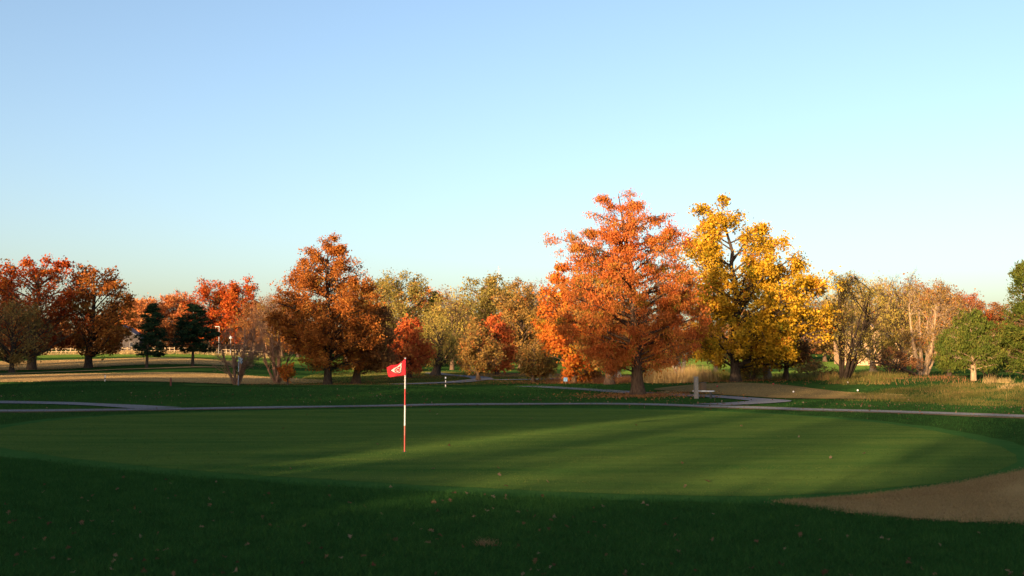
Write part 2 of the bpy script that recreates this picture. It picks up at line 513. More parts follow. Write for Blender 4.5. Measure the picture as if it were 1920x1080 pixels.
GREEN = [(-40, 812), (150, 784), (400, 773), (700, 767.5), (1000, 766), (1200, 768), (1400, 774), (1560, 785), (1700, 800), (1840, 828), (1905, 856), (1870, 884), (1740, 908), (1480, 930), (1200, 928), (900, 916), (600, 899), (350, 882), (120, 858), (-30, 832)]
patch('green_fringe', GREEN, 0.006, M['fringe'], wob=0.10, seed=4, grow=0.75)
patch('putting_green', GREEN, 0.012, M['green'], wob=0.03, seed=5)
patch('dormant_turf', [(1470, 943), (1560, 937), (1680, 924), (1790, 909), (1880, 892), (1990, 872), (2180, 862), (2330, 900), (2250, 1000), (1920, 984), (1750, 977), (1620, 965), (1530, 953)], 0.020, M['dormant'], wob=0.10, seed=6)
# the raised tee beyond the cypress
patch('tee_turf', [(1225, 731), (1290, 723), (1370, 718.5), (1430, 720), (1500, 726), (1600, 737), (1710, 747.5), (1600, 749), (1480, 748), (1400, 744), (1310, 738)], 0.05, M['tee'], wob=0.08, seed=7)
# the second green on the left mound
patch('far_green', None, 0.05, M['green'], wob=0.1, seed=8, world_pts=[tuple(spot(px, D))[:2] for px, D in ((380, 74), (600, 73), (760, 72), (870, 73), (860, 77), (700, 80), (500, 82), (360, 80))])
# dormant fairways and the lit lawns climbing away behind
patch('fairway', None, 0.06, M['dormant'], wob=0.5, seed=9, world_pts=[tuple(spot(px, D))[:2] for px, D in ((-120, 92), (120, 88), (380, 90), (560, 100), (620, 112), (430, 118), (200, 112), (0, 108), (-150, 104))])
patch('fairway', None, 0.06, M['dormant'], wob=0.6, seed=10, world_pts=[tuple(spot(px, D))[:2] for px, D in ((-250, 128), (60, 126), (260, 140), (470, 152), (430, 178), (250, 188), (40, 182), (-200, 170))])
patch('lawn', None, 0.08, M['lawn'], wob=0.8, seed=11, world_pts=[tuple(spot(px, D))[:2] for px, D in ((-300, 196), (60, 200), (330, 196), (520, 185), (640, 150), (760, 160), (760, 215), (560, 245), (250, 240), (-250, 235))])
patch('lawn', None, 0.08, M['lawn'], wob=0.8, seed=12, world_pts=[tuple(spot(px, D))[:2] for px, D in ((880, 150), (1080, 128), (1240, 116), (1380, 112), (1480, 120), (1740, 135), (1760, 180), (1500, 215), (1200, 220), (920, 200))])
patch('leaf_litter', None, 0.055, M['litter'], wob=0.8, seed=13, world_pts=[tuple(spot(px, D))[:2] for px, D in ((890, 122), (1000, 118), (1040, 108), (1080, 104), (1130, 106), (1120, 118), (1030, 132), (920, 140))])
patch('leaf_litter', None, 0.04, M['litter'], wob=0.25, seed=14, world_pts=[tuple(spot(px, D))[:2] for px, D in ((1168, 63.0), (1200, 62.2), (1235, 62.8), (1262, 64.4), (1240, 66), (1200, 66.2), (1170, 65))])

ribbon('path_verge', [(-260, 772), (-80, 771), (100, 770.5), (300, 768), (450, 765.5), (620, 763), (760, 760.5), (900, 758.5), (1050, 758), (1200, 758.5), (1350, 763), (1500, 768), (1650, 772), (1800, 777), (1960, 783), (2150, 790)], 3.0, 0.022, M['gravel'], 20, 0.35)
ribbon('cart_path', [(-260, 772), (-80, 771), (100, 770.5), (300, 768), (450, 765.5), (620, 763), (760, 760.5), (900, 758.5), (1050, 758), (1200, 758.5), (1350, 763), (1500, 768), (1650, 772), (1800, 777), (1960, 783), (2150, 790)], 1.9, 0.034, M['path'], 21, 0.12)
ribbon('cart_path', [(-260, 752), (-60, 754), (60, 756), (160, 759), (230, 762), (300, 766.5)], 2.2, 0.045, M['path'], 22, 0.12)
ribbon('cart_path', [(985, 725), (1060, 728.5), (1130, 733), (1200, 738), (1270, 741), (1340, 744.5), (1400, 748.5), (1445, 753), (1400, 757), (1330, 760)], 2.1, 0.05, M['path'], 23, 0.12)
ribbon('cart_path', [(740, 0, 92), (800, 0, 95), (850, 0, 99), (890, 0, 106), (905, 0, 111), (890, 0, 118), (860, 0, 124), (830, 0, 131), (810, 0, 140)], 2.4, 0.09, M['path'], 24, 0.12)
ribbon('cart_path', [(900, 0, 107), (960, 0, 107), (1030, 0, 109), (1110, 0, 112), (1190, 0, 114), (1290, 0, 113), (1360, 0, 112)], 2.0, 0.10, M['path'], 25, 0.12)
ribbon('cart_path', [(-160, 0, 108), (0, 0, 111), (80, 0, 115), (200, 0, 121), (320, 0, 126), (430, 0, 136)], 2.2, 0.10, M['dormant'], 26, 0.15)
ribbon('cart_path', [(1690, 0, 96), (1780, 0, 92), (1860, 0, 95), (1980, 0, 98)], 2.6, 0.10, M['path'], 27, 0.15)

# ------------------------------------------------------------------ trees
class Tubes:
    def __init__(self): self.g = {}
    def add(self, pts, radii, sides):
        self.g.setdefault((len(pts), sides), []).append((pts, radii))
    def mesh(self):
        VV, QQ, base = [], [], 0
        for (n, s), lst in self.g.items():
            P = np.array([[tuple(p) for p in a[0]] for a in lst])         # B,n,3
            R = np.array([a[1] for a in lst])                             # B,n
            T = np.gradient(P, axis=1)
            T /= np.linalg.norm(T, axis=2, keepdims=True) + 1e-9
            ref = np.where(np.abs(T[..., 2:3]) < 0.9, np.array([0, 0, 1.0]), np.array([1.0, 0, 0]))
            u = np.cross(T, ref); u /= np.linalg.norm(u, axis=2, keepdims=True) + 1e-9
            v = np.cross(T, u)
            # keep the frame steady along the tube
            a = np.linspace(0, 2 * np.pi, s, endpoint=False)
            ring = P[:, :, None] + R[:, :, None, None] * (np.cos(a)[None, None, :, None] * u[:, :, None] + np.sin(a)[None, None, :, None] * v[:, :, None])
            B = len(lst)
            VV.append(ring.reshape(-1, 3))
            b = np.arange(B)[:, None, None] * (n * s) + base
            i = np.arange(n - 1)[None, :, None] * s
            k = np.arange(s)[None, None]
            kn = (k + 1) % s
            QQ.append(np.stack([b + i + k, b + i + kn, b + i + s + kn, b + i + s + k], -1).reshape(-1, 4))
            base += B * n * s
        return np.concatenate(VV), np.concatenate(QQ)

def leafcards(P, rg, size, aspect=1.0, tint=None, mode='any', out=None):
    """one small folded-diamond face per leaf"""
    n = len(P)
    if mode == 'hang':
        a = rg.normal(0, 0.45, (n, 3)); a[:, 2] -= 0.9
    elif mode == 'out':
        a = out + rg.normal(0, 0.55, (n, 3))
    elif mode == 'up':
        a = rg.normal(0, 0.3, (n, 3)); a[:, 2] += 1
    else:
        a = rg.normal(0, 1, (n, 3))
    a /= np.linalg.norm(a, axis=1, keepdims=True) + 1e-9
    b = np.cross(a, rg.normal(0, 1, (n, 3)))
    b /= np.linalg.norm(b, axis=1, keepdims=True) + 1e-9
    s = (size * rg.lognormal(-0.05, 0.38, n).clip(0.4, 1.8))[:, None]
    w = s / aspect
    V = np.stack([P - a * s * 0.5, P + b * w * 0.5 + a * s * 0.05, P + a * s * 0.5, P - b * w * 0.5 + a * s * 0.05], 1).reshape(-1, 3)
    Q = np.arange(4 * n).reshape(-1, 4)
    return V, Q, np.repeat(tint, 4)

class Env:
    """crown outline in metres about the trunk: rows (height, left, right)"""
    def __init__(self, rows):
        r = sorted(rows)
        self.h = np.array([a[0] for a in r]); self.l = np.array([a[1] for a in r]); self.r = np.array([a[2] for a in r])
        self.h0, self.h1 = self.h[0], self.h[-1]
    def at(self, z):
        l = float(np.interp(z, self.h, self.l)); r = float(np.interp(z, self.h, self.r))
        return (l + r) / 2, max(0.08, (r - l) / 2)
    def inside(self, p, k=1.0):
        if p.z > self.h1 * 1.01 or p.z < self.h0 - 0.3: return False
        c, w = self.at(p.z)
        return ((p.x - c) ** 2 + p.y ** 2) <= (w * k) ** 2

def bez(p0, p1, p2, n):
    return [p0 * (1 - t) ** 2 + p1 * 2 * t * (1 - t) + p2 * t * t for t in [i / (n - 1) for i in range(n)]]

def grow(env, seed, style='round', r0=0.25, n1=30, n2=8, n3=4, leaves=15000, leaf=0.16, aspect=1.4, clump=0.45, mode='any',
         stems=1, rise=0.45, twigs=False, leaf_in=0.35, droop=0.0, flare=1.3, clear=0.0, lean=0.0, twig_r=0.012, spread=1.0, open_=1.6, flat=0.75):
    rnd = random.Random(seed)
    rg = np.random.default_rng(seed)
    tb = Tubes()
    H = env.h1
    limbs = []
    up = Vector((0, 0, 1))
    def rv(s=1.0): return Vector((rnd.gauss(0, s), rnd.gauss(0, s), rnd.gauss(0, s)))
    ctop = env.at(H * 0.97)[0]
    if stems == 1:
        pts, rad = [], []
        n = 18
        for i in range(n):
            t = (i / (n - 1)) ** 1.7
            z = H * (0.95 if style != 'spread' else 0.82) * t
            xc = env.at(max(z, env.h0))[0] * sst(0.1, 1, t) * 0.6 + ctop * 0.4 * t
            w = 0.012 * H * t
            pts.append(Vector((float(xc) + lean * math.sin(t * 3.1) + rnd.gauss(0, w * 0.5), rnd.gauss(0, w * 0.5), z - 0.15 * (i == 0))))
            fl = 1 + flare * math.exp(-t * H / 0.55) * 0.55
            rad.append(max(0.015, r0 * fl * (1 - t) ** 0.85 + 0.012))
        tb.add(pts, rad, 12)
        def trunk_at(z):
            zz = [p.z for p in pts]
            for i in range(n - 1):
                if zz[i + 1] >= z: break
            f = (z - zz[i]) / max(1e-6, zz[i + 1] - zz[i])
            return pts[i].lerp(pts[i + 1], min(1, max(0, f))), rad[i] * (1 - f) + rad[i + 1] * f
        az = rnd.uniform(0, 6)
        zz_ = np.linspace(env.h0, H * 0.99, 60)
        ww_ = np.array([env.at(z)[1] for z in zz_]) ** 1.1 + 0.12 * H / 10
        cdf = np.concatenate([[0], np.cumsum((ww_[1:] + ww_[:-1]) / 2)]); cdf /= cdf[-1]
        for k in range(n1):
            f = (k + rnd.random()) / n1
            zc = float(np.interp(f, cdf, zz_))
            if style == 'cone':
                zt = zc
            else:
                zt = zc
            if style == 'whorl':
                nl = max(6, n1 // 7)
                lay = k // 7
                zt = env.h0 + (H - env.h0) * min(0.99, (lay + 0.3) / nl + rnd.gauss(0, 0.022))
            az += 2.39996 + rnd.uniform(-0.5, 0.5)
            c, w = env.at(zt)
            q = rnd.uniform(0.68, 1.05) if style != 'whorl' else rnd.uniform(0.7, 1.05)
            tip = Vector((c + w * math.cos(az) * q, w * math.sin(az) * q, zt))
            run = math.hypot(tip.x, tip.y)
            zs = max(env.h0 * 0.72 + clear, zt - run * rise * rnd.uniform(0.7, 1.3))
            zs = min(zs, H * 0.93)
            if style == 'spread':
                zs = min(zs, H * 0.6)
            s, rr = trunk_at(zs)
            mid = s.lerp(tip, 0.5) + up * run * (0.10 if style in ('round', 'spread') else 0.03) + rv(0.06 * run)
            P = bez(s, mid, tip, 6)
            L = (tip - s).length
            rb = min(rr * 0.6, 0.018 * L + 0.018)
            tb.add(P, [rb * (1 - 0.8 * i / 5) + 0.006 for i in range(6)], 5)
            limbs.append((P, rb, L, rnd.gammavariate(open_, 1.0) * (L + 0.4) ** 0.55))
    else:
        az = rnd.uniform(0, 6)
        for k in range(stems):
            az += 2.39996 + rnd.uniform(-0.4, 0.4)
            zt = env.h0 + (H - env.h0) * rnd.uniform(0.62, 0.99)
            c, w = env.at(zt)
            q = rnd.uniform(0.45, 0.95) * spread
            tip = Vector((c + w * math.cos(az) * q, w * math.sin(az) * q, zt))
            s = Vector((math.cos(az) * r0 * 0.5, math.sin(az) * r0 * 0.5, -0.1))
            mid = Vector((tip.x * 0.62, tip.y * 0.62, zt * 0.38)) + rv(0.05 * H)
            P = bez(s, mid, tip, 9)
            rs = r0 * rnd.uniform(0.4, 0.7)
            tb.add(P, [rs * (1 - 0.88 * i / 8) + 0.008 for i in range(9)], 7)
            for j in range(max(3, n1 // stems)):
                i = rnd.randint(2, 8)
                s2 = P[i]
                zt2 = min(H * 0.99, s2.z + rnd.uniform(0.05, 0.4) * H)
                c2, w2 = env.at(max(env.h0, zt2))
                a2 = az + rnd.uniform(-1.3, 1.3)
                q2 = rnd.uniform(0.6, 1.0)
                tip2 = Vector((c2 + w2 * math.cos(a2) * q2, w2 * math.sin(a2) * q2, zt2))
                P2 = bez(s2, s2.lerp(tip2, 0.5) + rv(0.03 * H) - up * 0.02 * H, tip2, 6)
                rb = min(rs * (1 - 0.1 * i) * 0.6, 0.05)
                tb.add(P2, [rb * (1 - 0.8 * i / 5) + 0.005 for i in range(6)], 5)
                limbs.append((P2, rb, (tip2 - s2).length, rnd.gammavariate(open_, 1.0)))
    tw = []
    for P, rb, L, dens in limbs:
        d0 = (P[-1] - P[0]).normalized()
        for j in range(n2):
            f = leaf_in + (1 - leaf_in) * (j + rnd.random()) / n2
            x = f * 5
            i = min(4, int(x))
            s = P[i].lerp(P[i + 1], x - i)
            ln = max(0.35, min(2.4, L * rnd.uniform(0.18, 0.42)))
            d = (d0 * 0.7 + rv(0.55) + up * (0.18 - droop))
            d.z *= min(1.0, flat * 1.3)
            d.normalize()
            e = s + d * ln
            if not env.inside(e, 1.06):
                e = s + d * ln * 0.45
            m_ = s.lerp(e, 0.55) + rv(0.05 * ln) + up * 0.05 * ln
            r2 = max(0.006, rb * 0.30)
            tb.add([s, m_, e], [r2, r2 * 0.7, 0.005], 3)
            for q in range(n3):
                g = rnd.uniform(0.25, 1.0)
                s3 = s.lerp(m_, g / 0.55) if g < 0.55 else m_.lerp(e, (g - 0.55) / 0.45)
                d3 = (d * 0.6 + rv(0.6) + up * (0.12 - droop))
                d3.z *= min(1.0, flat * 1.3)
                d3.normalize()
                e3 = s3 + d3 * ln * rnd.uniform(0.3, 0.6)
                if twigs:
                    tb.add([s3, s3.lerp(e3, 0.5) + rv(0.03 * ln), e3], [twig_r, twig_r * 0.8, twig_r * 0.5], 3)
                    if twigs > 1:
                        for _ in range(twigs - 1):
                            s4 = s3.lerp(e3, rnd.uniform(0.2, 0.9))
                            e4 = s4 + (d3 * 0.7 + rv(0.45) + up * (0.15 - droop)).normalized() * ln * rnd.uniform(0.2, 0.45)
                            tb.add([s4, e4], [twig_r * 0.7, twig_r * 0.4], 3)
                tw.append((s3, e3, dens))
    WV, WQ = tb.mesh()
    LVQ = None
    if leaves:
        big = leaves > 70000                        # the three big trees carry the finest leaves
        leaves = int(leaves * (1.12 if big else 0.64))
        leaf = leaf * (0.86 if big else 1.03)
        S = np.array([tuple(a[0]) for a in tw]); E = np.array([tuple(a[1]) for a in tw])
        T = len(S)
        cnt = rg.gamma(0.9, 1.0, T) * np.array([a[2] for a in tw])                 # some twigs are thick with leaves, some nearly bare
        idx = rg.choice(T, leaves, p=cnt / cnt.sum())
        f = rg.uniform(0.1, 1.15, leaves)[:, None]
        P = S[idx] * (1 - f) + E[idx] * f + rg.normal(0, clump, (leaves, 3)) * np.array([1, 1, flat])
        if mode == 'hang':
            P[:, 2] -= np.abs(rg.normal(0, clump * 0.9, leaves))
        tt = np.clip(rg.beta(2, 2, T)[idx] * 0.7 + rg.beta(2, 2, leaves) * 0.3, 0, 1)
        tt = np.clip((tt - 0.5) * 1.5 + 0.5, 0, 1)
        o = E[idx] - S[idx]
        o /= np.linalg.norm(o, axis=1, keepdims=True) + 1e-9
        P[:, 2] = np.maximum(P[:, 2], 0.12)
        LVQ = leafcards(P, rg, leaf, aspect, tt, mode, o)
    return (WV, WQ), LVQ

def px_env(base, D, rows, wide=1.05):
    """outline rows given as photo rows (row, left, right) at the tree's own distance -> metres about its base"""
    k = D / F
    out = []
    for py, l, r in rows:
        h = pt(base[0], py, D).z - base[1]
        m_ = (l + r) / 2 - base[0]
        w_ = (r - l) / 2 * wide
        out.append((h, (m_ - w_) * k, (m_ + w_) * k))
    return Env(out)

TREES = {}
def tree(key, name, label, cat, bpx, D, rows, leafm, barkm, seed, group=None, wide=1.05, **kw):
    b = spot(bpx, D)
    env = px_env((bpx, b.z), D, rows, wide)
    wood, lv = grow(env, seed, **kw)
    o = thing(name, label, cat, b, 0, group)
    link('trunk', npmesh('trunk', wood[0], wood[1], M[barkm], smooth=True), o)
    if lv is not None:
        link('crown', npmesh('crown', lv[0], lv[1], M['leaf_' + leafm], tint=lv[2]), o)
    TREES[key] = (o, env.h1)
    return o

def again(key, label, loc, height, rz, group, name=None, leafm=None, wide=1.0):
    src, h = TREES[key]
    o = thing(name or src.name.split('.')[0], label, src['category'], loc, rz, group)
    s = height / h
    o.scale = (s * wide, s * wide, s)
    for ch in src.children:
        c = ch.copy()
        C.objects.link(c)
        c.parent = o
        if leafm and ch.name.split('.')[0] == 'crown':
            c.material_slots[0].link = 'OBJECT'
            c.material_slots[0].material = M['leaf_' + leafm]
    return o

# --- the two big trees on the right
tree('cypress', 'bald_cypress', 'tall orange cypress with flared trunk beside the cart path', 'tree', 1195, 64.0,
     [(343, 1154, 1164), (362, 1136, 1192), (386, 1106, 1230), (415, 1090, 1268), (450, 1072, 1292), (490, 1064, 1304), (530, 1058, 1312), (570, 1062, 1316), (610, 1070, 1314), (645, 1085, 1308), (672, 1105, 1290), (690, 1130, 1255)],
     'cypress', 'bark_cypress', 11, wide=1.06, style='cone', open_=2.4, flat=0.55, r0=0.36, n1=72, n2=11, n3=4, leaves=110000, leaf=0.14, aspect=2.2, clump=0.17, mode='hang', rise=0.28, droop=0.16, flare=1.35, leaf_in=0.25)
tree('sycamore', 'sycamore_tree', 'broad golden yellow sycamore behind the brown tee', 'tree', 1378, 85.0,
     [(360, 1332, 1354), (378, 1318, 1372), (402, 1308, 1412), (435, 1296, 1452), (470, 1288, 1484), (505, 1284, 1494), (530, 1282, 1530), (560, 1284, 1566), (600, 1288, 1570), (640, 1300, 1546), (668, 1315, 1510), (682, 1340, 1470)],
     'sycamore', 'bark_dark', 12, wide=1.09, open_=2.3, style='round', r0=0.40, n1=60, n2=10, n3=4, leaves=72000, leaf=0.19, aspect=1.2, clump=0.24, rise=0.55, leaf_in=0.3, flare=0.9)
# --- the centre
tree('oak', 'pin_oak', 'tall copper brown oak standing alone beyond the far green', 'tree', 616, 95.0,
     [(432, 604, 622), (456, 586, 642), (485, 566, 660), (510, 552, 675), (535, 528, 690), (565, 516, 702), (600, 514, 708), (635, 524, 712), (662, 545, 706), (685, 570, 690)],
     'oak', 'bark_dark', 13, style='cone', open_=2.4, r0=0.36, n1=84, n2=9, n3=4, leaves=72000, leaf=0.165, aspect=1.3, clump=0.23, rise=0.35, leaf_in=0.25, flare=0.8)
tree('rust_right', 'oak_tree', 'dark rust tree with pale split trunk right of the tall copper oak', 'tree', 668, 98.0,
     [(575, 690, 722), (605, 684, 738), (640, 655, 746), (668, 645, 748), (690, 655, 735)],
     'rustbrown', 'bark_brown', 14, style='round', r0=0.36, n1=34, n2=8, n3=4, leaves=16000, leaf=0.22, clump=0.28, rise=0.5)
tree('red_mid', 'red_maple', 'bright red orange tree behind the golf flag', 'tree', 768, 115.0,
     [(595, 762, 772), (612, 748, 786), (640, 736, 802), (665, 728, 808), (685, 730, 806), (698, 742, 790)],
     'red', 'bark_dark', 15, style='cone', r0=0.20, n1=40, n2=8, n3=4, leaves=18000, leaf=0.24, clump=0.26, rise=0.3)
tree('lean_olive', 'leaning_tree', 'dark leaning tree with sparse olive crown left of the small round tree', 'tree', 817, 125.0,
     [(585, 800, 826), (605, 775, 850), (635, 770, 872), (665, 790, 872), (686, 800, 850)],
     'willow', 'bark_dark', 16, style='spread', r0=0.5, n1=30, n2=9, n3=4, leaves=14000, leaf=0.20, aspect=2.4, clump=0.4, rise=0.8, lean=0.5, twigs=1)
tree('round_mid', 'young_tree', 'small round olive and rust tree at the path bend', 'tree', 897, 105.0,
     [(598, 888, 906), (615, 876, 918), (640, 862, 930), (665, 856, 938), (684, 860, 936), (694, 876, 920)],
     'olivebrown', 'bark_brown', 17, style='cone', r0=0.17, n1=44, n2=9, n3=4, leaves=15000, leaf=0.17, clump=0.22, rise=0.5, twigs=1)
tree('red_mid2', 'red_maple', 'scarlet tree half hidden behind the small round path tree', 'tree', 932, 130.0,
     [(590, 915, 935), (615, 905, 955), (645, 902, 964), (675, 908, 966), (694, 920, 950)],
     'red', 'bark_dark', 18, style='round', r0=0.2, n1=34, n2=8, n3=4, leaves=15000, leaf=0.26, clump=0.3, rise=0.4)
tree('shrub_tree', 'small_tree', 'low round olive and orange tree left of the blue sign', 'tree', 1000, 100.0,
     [(647, 990, 1006), (658, 978, 1026), (675, 972, 1040), (692, 974, 1042), (704, 988, 1026)],
     'olivebrown', 'bark_brown', 19, style='round', r0=0.16, n1=36, n2=8, n3=4, leaves=13000, leaf=0.15, clump=0.2, rise=0.7)
tree('orange_mid', 'maple_tree', 'flame orange maple with leaves down to the ground left of the cypress', 'tree', 1075, 95.0,
     [(488, 1062, 1092), (510, 1036, 1110), (545, 1020, 1125), (590, 1008, 1130), (630, 1012, 1128), (665, 1030, 1126), (695, 1050, 1120), (714, 1068, 1112)],
     'orange', 'bark_brown', 20, style='round', r0=0.22, n1=60, n2=8, n3=4, leaves=34000, leaf=0.20, clump=0.22, rise=0.4, leaf_in=0.2)
tree('olive_behind', 'elm_tree', 'olive yellow tree with straight grey trunk just behind the cypress', 'tree', 1142, 90.0,
     [(470, 1110, 1150), (520, 1085, 1190), (580, 1080, 1200), (640, 1085, 1200), (675, 1100, 1185)],
     'olivebrown', 'bark_brown', 21, style='round', r0=0.34, n1=36, n2=8, n3=4, leaves=15000, leaf=0.2, clump=0.35, rise=0.5)
# --- the lit pair and the trunks under the sycamore
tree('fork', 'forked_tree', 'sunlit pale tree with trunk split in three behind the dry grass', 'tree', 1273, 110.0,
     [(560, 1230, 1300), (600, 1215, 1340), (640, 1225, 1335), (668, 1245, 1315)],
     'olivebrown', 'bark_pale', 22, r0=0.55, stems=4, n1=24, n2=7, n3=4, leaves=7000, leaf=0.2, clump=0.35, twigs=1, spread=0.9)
tree('fork2', 'small_bare_tree', 'small sunlit bare limbed tree between forked tree and sycamore', 'tree', 1341, 118.0,
     [(620, 1320, 1360), (645, 1302, 1380), (668, 1308, 1376), (682, 1318, 1366)],
     'rustbrown', 'bark_tan', 23, r0=0.26, style='spread', n1=20, n2=6, n3=3, leaves=2500, leaf=0.2, clump=0.3, twigs=2, rise=0.9)
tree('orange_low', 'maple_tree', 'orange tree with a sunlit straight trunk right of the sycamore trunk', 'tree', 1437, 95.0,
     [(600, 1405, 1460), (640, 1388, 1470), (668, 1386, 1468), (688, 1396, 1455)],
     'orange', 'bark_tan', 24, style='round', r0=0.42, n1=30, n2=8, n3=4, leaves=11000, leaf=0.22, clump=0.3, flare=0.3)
tree('dark_low', 'small_tree', 'small dark brown tree under the right edge of the sycamore', 'tree', 1472, 90.0,
     [(625, 1455, 1490), (645, 1436, 1515), (668, 1436, 1520), (684, 1452, 1500)],
     'rustbrown', 'bark_dark', 25, style='spread', r0=0.24, n1=26, n2=8, n3=4, leaves=6000, leaf=0.18, clump=0.3, twigs=1, rise=0.8)
# --- the right
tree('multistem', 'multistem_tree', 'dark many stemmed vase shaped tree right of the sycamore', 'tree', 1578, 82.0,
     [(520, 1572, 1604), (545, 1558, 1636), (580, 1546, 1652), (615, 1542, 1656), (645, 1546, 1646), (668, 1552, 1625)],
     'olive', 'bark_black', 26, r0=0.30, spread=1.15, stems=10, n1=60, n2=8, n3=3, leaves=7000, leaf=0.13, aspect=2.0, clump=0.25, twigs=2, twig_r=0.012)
tree('willow1', 'willow_tree', 'tall yellow olive willow behind the many stemmed tree', 'tree', 1635, 130.0,
     [(514, 1596, 1622), (528, 1572, 1655), (560, 1556, 1684), (600, 1556, 1692), (640, 1575, 1690), (670, 1600, 1675)],
     'willow', 'bark_tan', 27, style='round', r0=0.35, n1=46, n2=9, n3=4, leaves=22000, leaf=0.22, aspect=2.6, clump=0.4, mode='hang', rise=0.9, droop=0.1, twigs=1)
tree('willow2', 'willow_tree', 'thin olive tan willow between the many stemmed tree and the pale limbed tree', 'tree', 1692, 126.0,
     [(520, 1668, 1706), (545, 1650, 1735), (590, 1645, 1750), (640, 1650, 1745), (668, 1670, 1720)],
     'willow', 'bark_dark', 28, style='spread', r0=0.35, n1=40, n2=9, n3=4, leaves=13000, leaf=0.2, aspect=2.6, clump=0.4, mode='hang', rise=0.9, twigs=2)
tree('palelimb', 'pale_limbed_tree', 'bare rust tinged tree with pale spreading limbs left of the cedar', 'tree', 1728, 108.0,
     [(532, 1720, 1770), (560, 1696, 1796), (600, 1684, 1806), (640, 1690, 1796), (668, 1700, 1770)],
     'olivebrown', 'bark_tan', 29, r0=0.5, stems=7, n1=50, n2=9, n3=4, leaves=10000, leaf=0.16, aspect=1.6, clump=0.35, twigs=2, twig_r=0.014)
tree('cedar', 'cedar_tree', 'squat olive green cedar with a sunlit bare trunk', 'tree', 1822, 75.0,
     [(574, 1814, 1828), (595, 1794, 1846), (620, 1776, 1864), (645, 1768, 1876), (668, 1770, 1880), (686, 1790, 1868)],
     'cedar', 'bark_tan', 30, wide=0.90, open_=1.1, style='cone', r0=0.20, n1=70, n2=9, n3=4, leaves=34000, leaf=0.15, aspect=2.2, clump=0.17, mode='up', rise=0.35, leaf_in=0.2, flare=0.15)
tree('cedar2', 'cedar_tree', 'dark small cedar tucked behind the left of the squat cedar', 'tree', 1777, 84.0,
     [(622, 1768, 1784), (645, 1758, 1798), (675, 1756, 1800), (694, 1764, 1794)],
     'cedar', 'bark_dark', 31, style='cone', r0=0.12, n1=36, n2=8, n3=4, leaves=12000, leaf=0.15, aspect=2.0, clump=0.17, mode='up', rise=0.3, leaf_in=0.15)
tree('edge_pine', 'white_pine', 'tall feathery green pine cut by the right edge', 'tree', 1925, 76.0,
     [(492, 1914, 1932), (520, 1900, 1952), (560, 1884, 1972), (610, 1874, 1988), (660, 1868, 1996), (700, 1874, 1985)],
     'cedar', 'bark_brown', 32, wide=0.86, style='cone', r0=0.22, n1=70, n2=9, n3=4, leaves=34000, leaf=0.22, aspect=3.2, clump=0.20, mode='out', rise=0.3, leaf_in=0.2)
# --- the left
tree('redoak', 'red_oak', 'largest red oak with rounded crown near the left edge', 'tree', 62, 128.0,
     [(484, 55, 92), (498, 22, 122), (525, -6, 140), (560, -16, 150), (600, -18, 152), (635, -5, 148), (662, 15, 120)],
     'redoak', 'bark_brown', 33, style='round', r0=0.55, n1=60, n2=9, n3=4, leaves=40000, leaf=0.24, clump=0.28, rise=0.6, flare=0.5)
tree('rustoak', 'oak_tree', 'rust brown oak with airy top between the red oak and the dark pines', 'tree', 168, 131.0,
     [(494, 156, 184), (510, 132, 212), (540, 126, 230), (580, 128, 242), (620, 130, 244), (650, 142, 236), (664, 160, 208)],
     'oak', 'bark_dark', 34, style='round', r0=0.48, n1=52, n2=9, n3=4, leaves=27000, leaf=0.24, clump=0.27, rise=0.7, flare=0.6)
tree('leftolive', 'small_tree', 'thin olive brown leaning tree in front of the largest red oak', 'tree', 25, 118.0,
     [(560, 5, 40), (585, -35, 72), (620, -48, 92), (652, -45, 94), (676, -20, 70)],
     'olivebrown', 'bark_dark', 35, style='spread', r0=0.24, n1=34, n2=9, n3=4, leaves=15000, leaf=0.2, aspect=2, clump=0.35, twigs=2, rise=0.8)
tree('pine1', 'dark_pine', 'narrower of the two dark green pines, nearer the rust oak', 'tree', 277, 128.0,
     [(567, 284, 287), (590, 270, 301), (615, 262, 308), (640, 256, 312), (660, 256, 312), (668, 262, 306)],
     'pine', 'bark_dark', 36, style='whorl', flat=0.34, open_=3.0, r0=0.17, n1=77, n2=9, n3=4, leaves=22000, leaf=0.28, aspect=3.5, clump=0.17, mode='out', rise=-0.05, leaf_in=0.15, flare=0.4)
tree('pine2', 'dark_pine', 'wider of the two dark green pines, right of the other', 'tree', 363, 134.0,
     [(568, 358, 366), (585, 346, 382), (605, 336, 394), (628, 326, 404), (648, 322, 410), (660, 330, 406)],
     'pine', 'bark_dark', 37, style='whorl', flat=0.34, open_=2.5, r0=0.20, n1=77, n2=10, n3=4, leaves=28000, leaf=0.30, aspect=3.5, clump=0.17, mode='out', rise=0.0, leaf_in=0.15, flare=0.4)
tree('bare_shrub', 'bare_multistem_tree', 'leafless pinkish many stemmed tree behind the checked flag', 'tree', 446, 90.0,
     [(616, 425, 475), (640, 406, 496), (668, 400, 502), (692, 408, 490), (706, 425, 472)],
     'rustbrown', 'bark_pink', 38, r0=0.22, stems=9, n1=60, n2=8, n3=4, leaves=0, twigs=2, twig_r=0.010)
tree('bare_tree', 'bare_tree', 'leafless pinkish tree left of the tall copper oak', 'tree', 522, 101.0,
     [(558, 500, 530), (585, 478, 560), (625, 464, 585), (660, 468, 590), (690, 480, 570)],
     'rustbrown', 'bark_pink', 39, r0=0.30, stems=7, n1=56, n2=9, n3=4, leaves=0, twigs=3, twig_r=0.012)
tree('sapling', 'oak_sapling', 'small bright orange sapling left of the copper oak trunk', 'tree', 541, 91.0,
     [(684, 535, 548), (694, 528, 554), (706, 530, 553), (714, 536, 548)],
     'orange', 'bark_brown', 40, style='round', r0=0.06, n1=16, n2=6, n3=3, leaves=1500, leaf=0.16, clump=0.12)
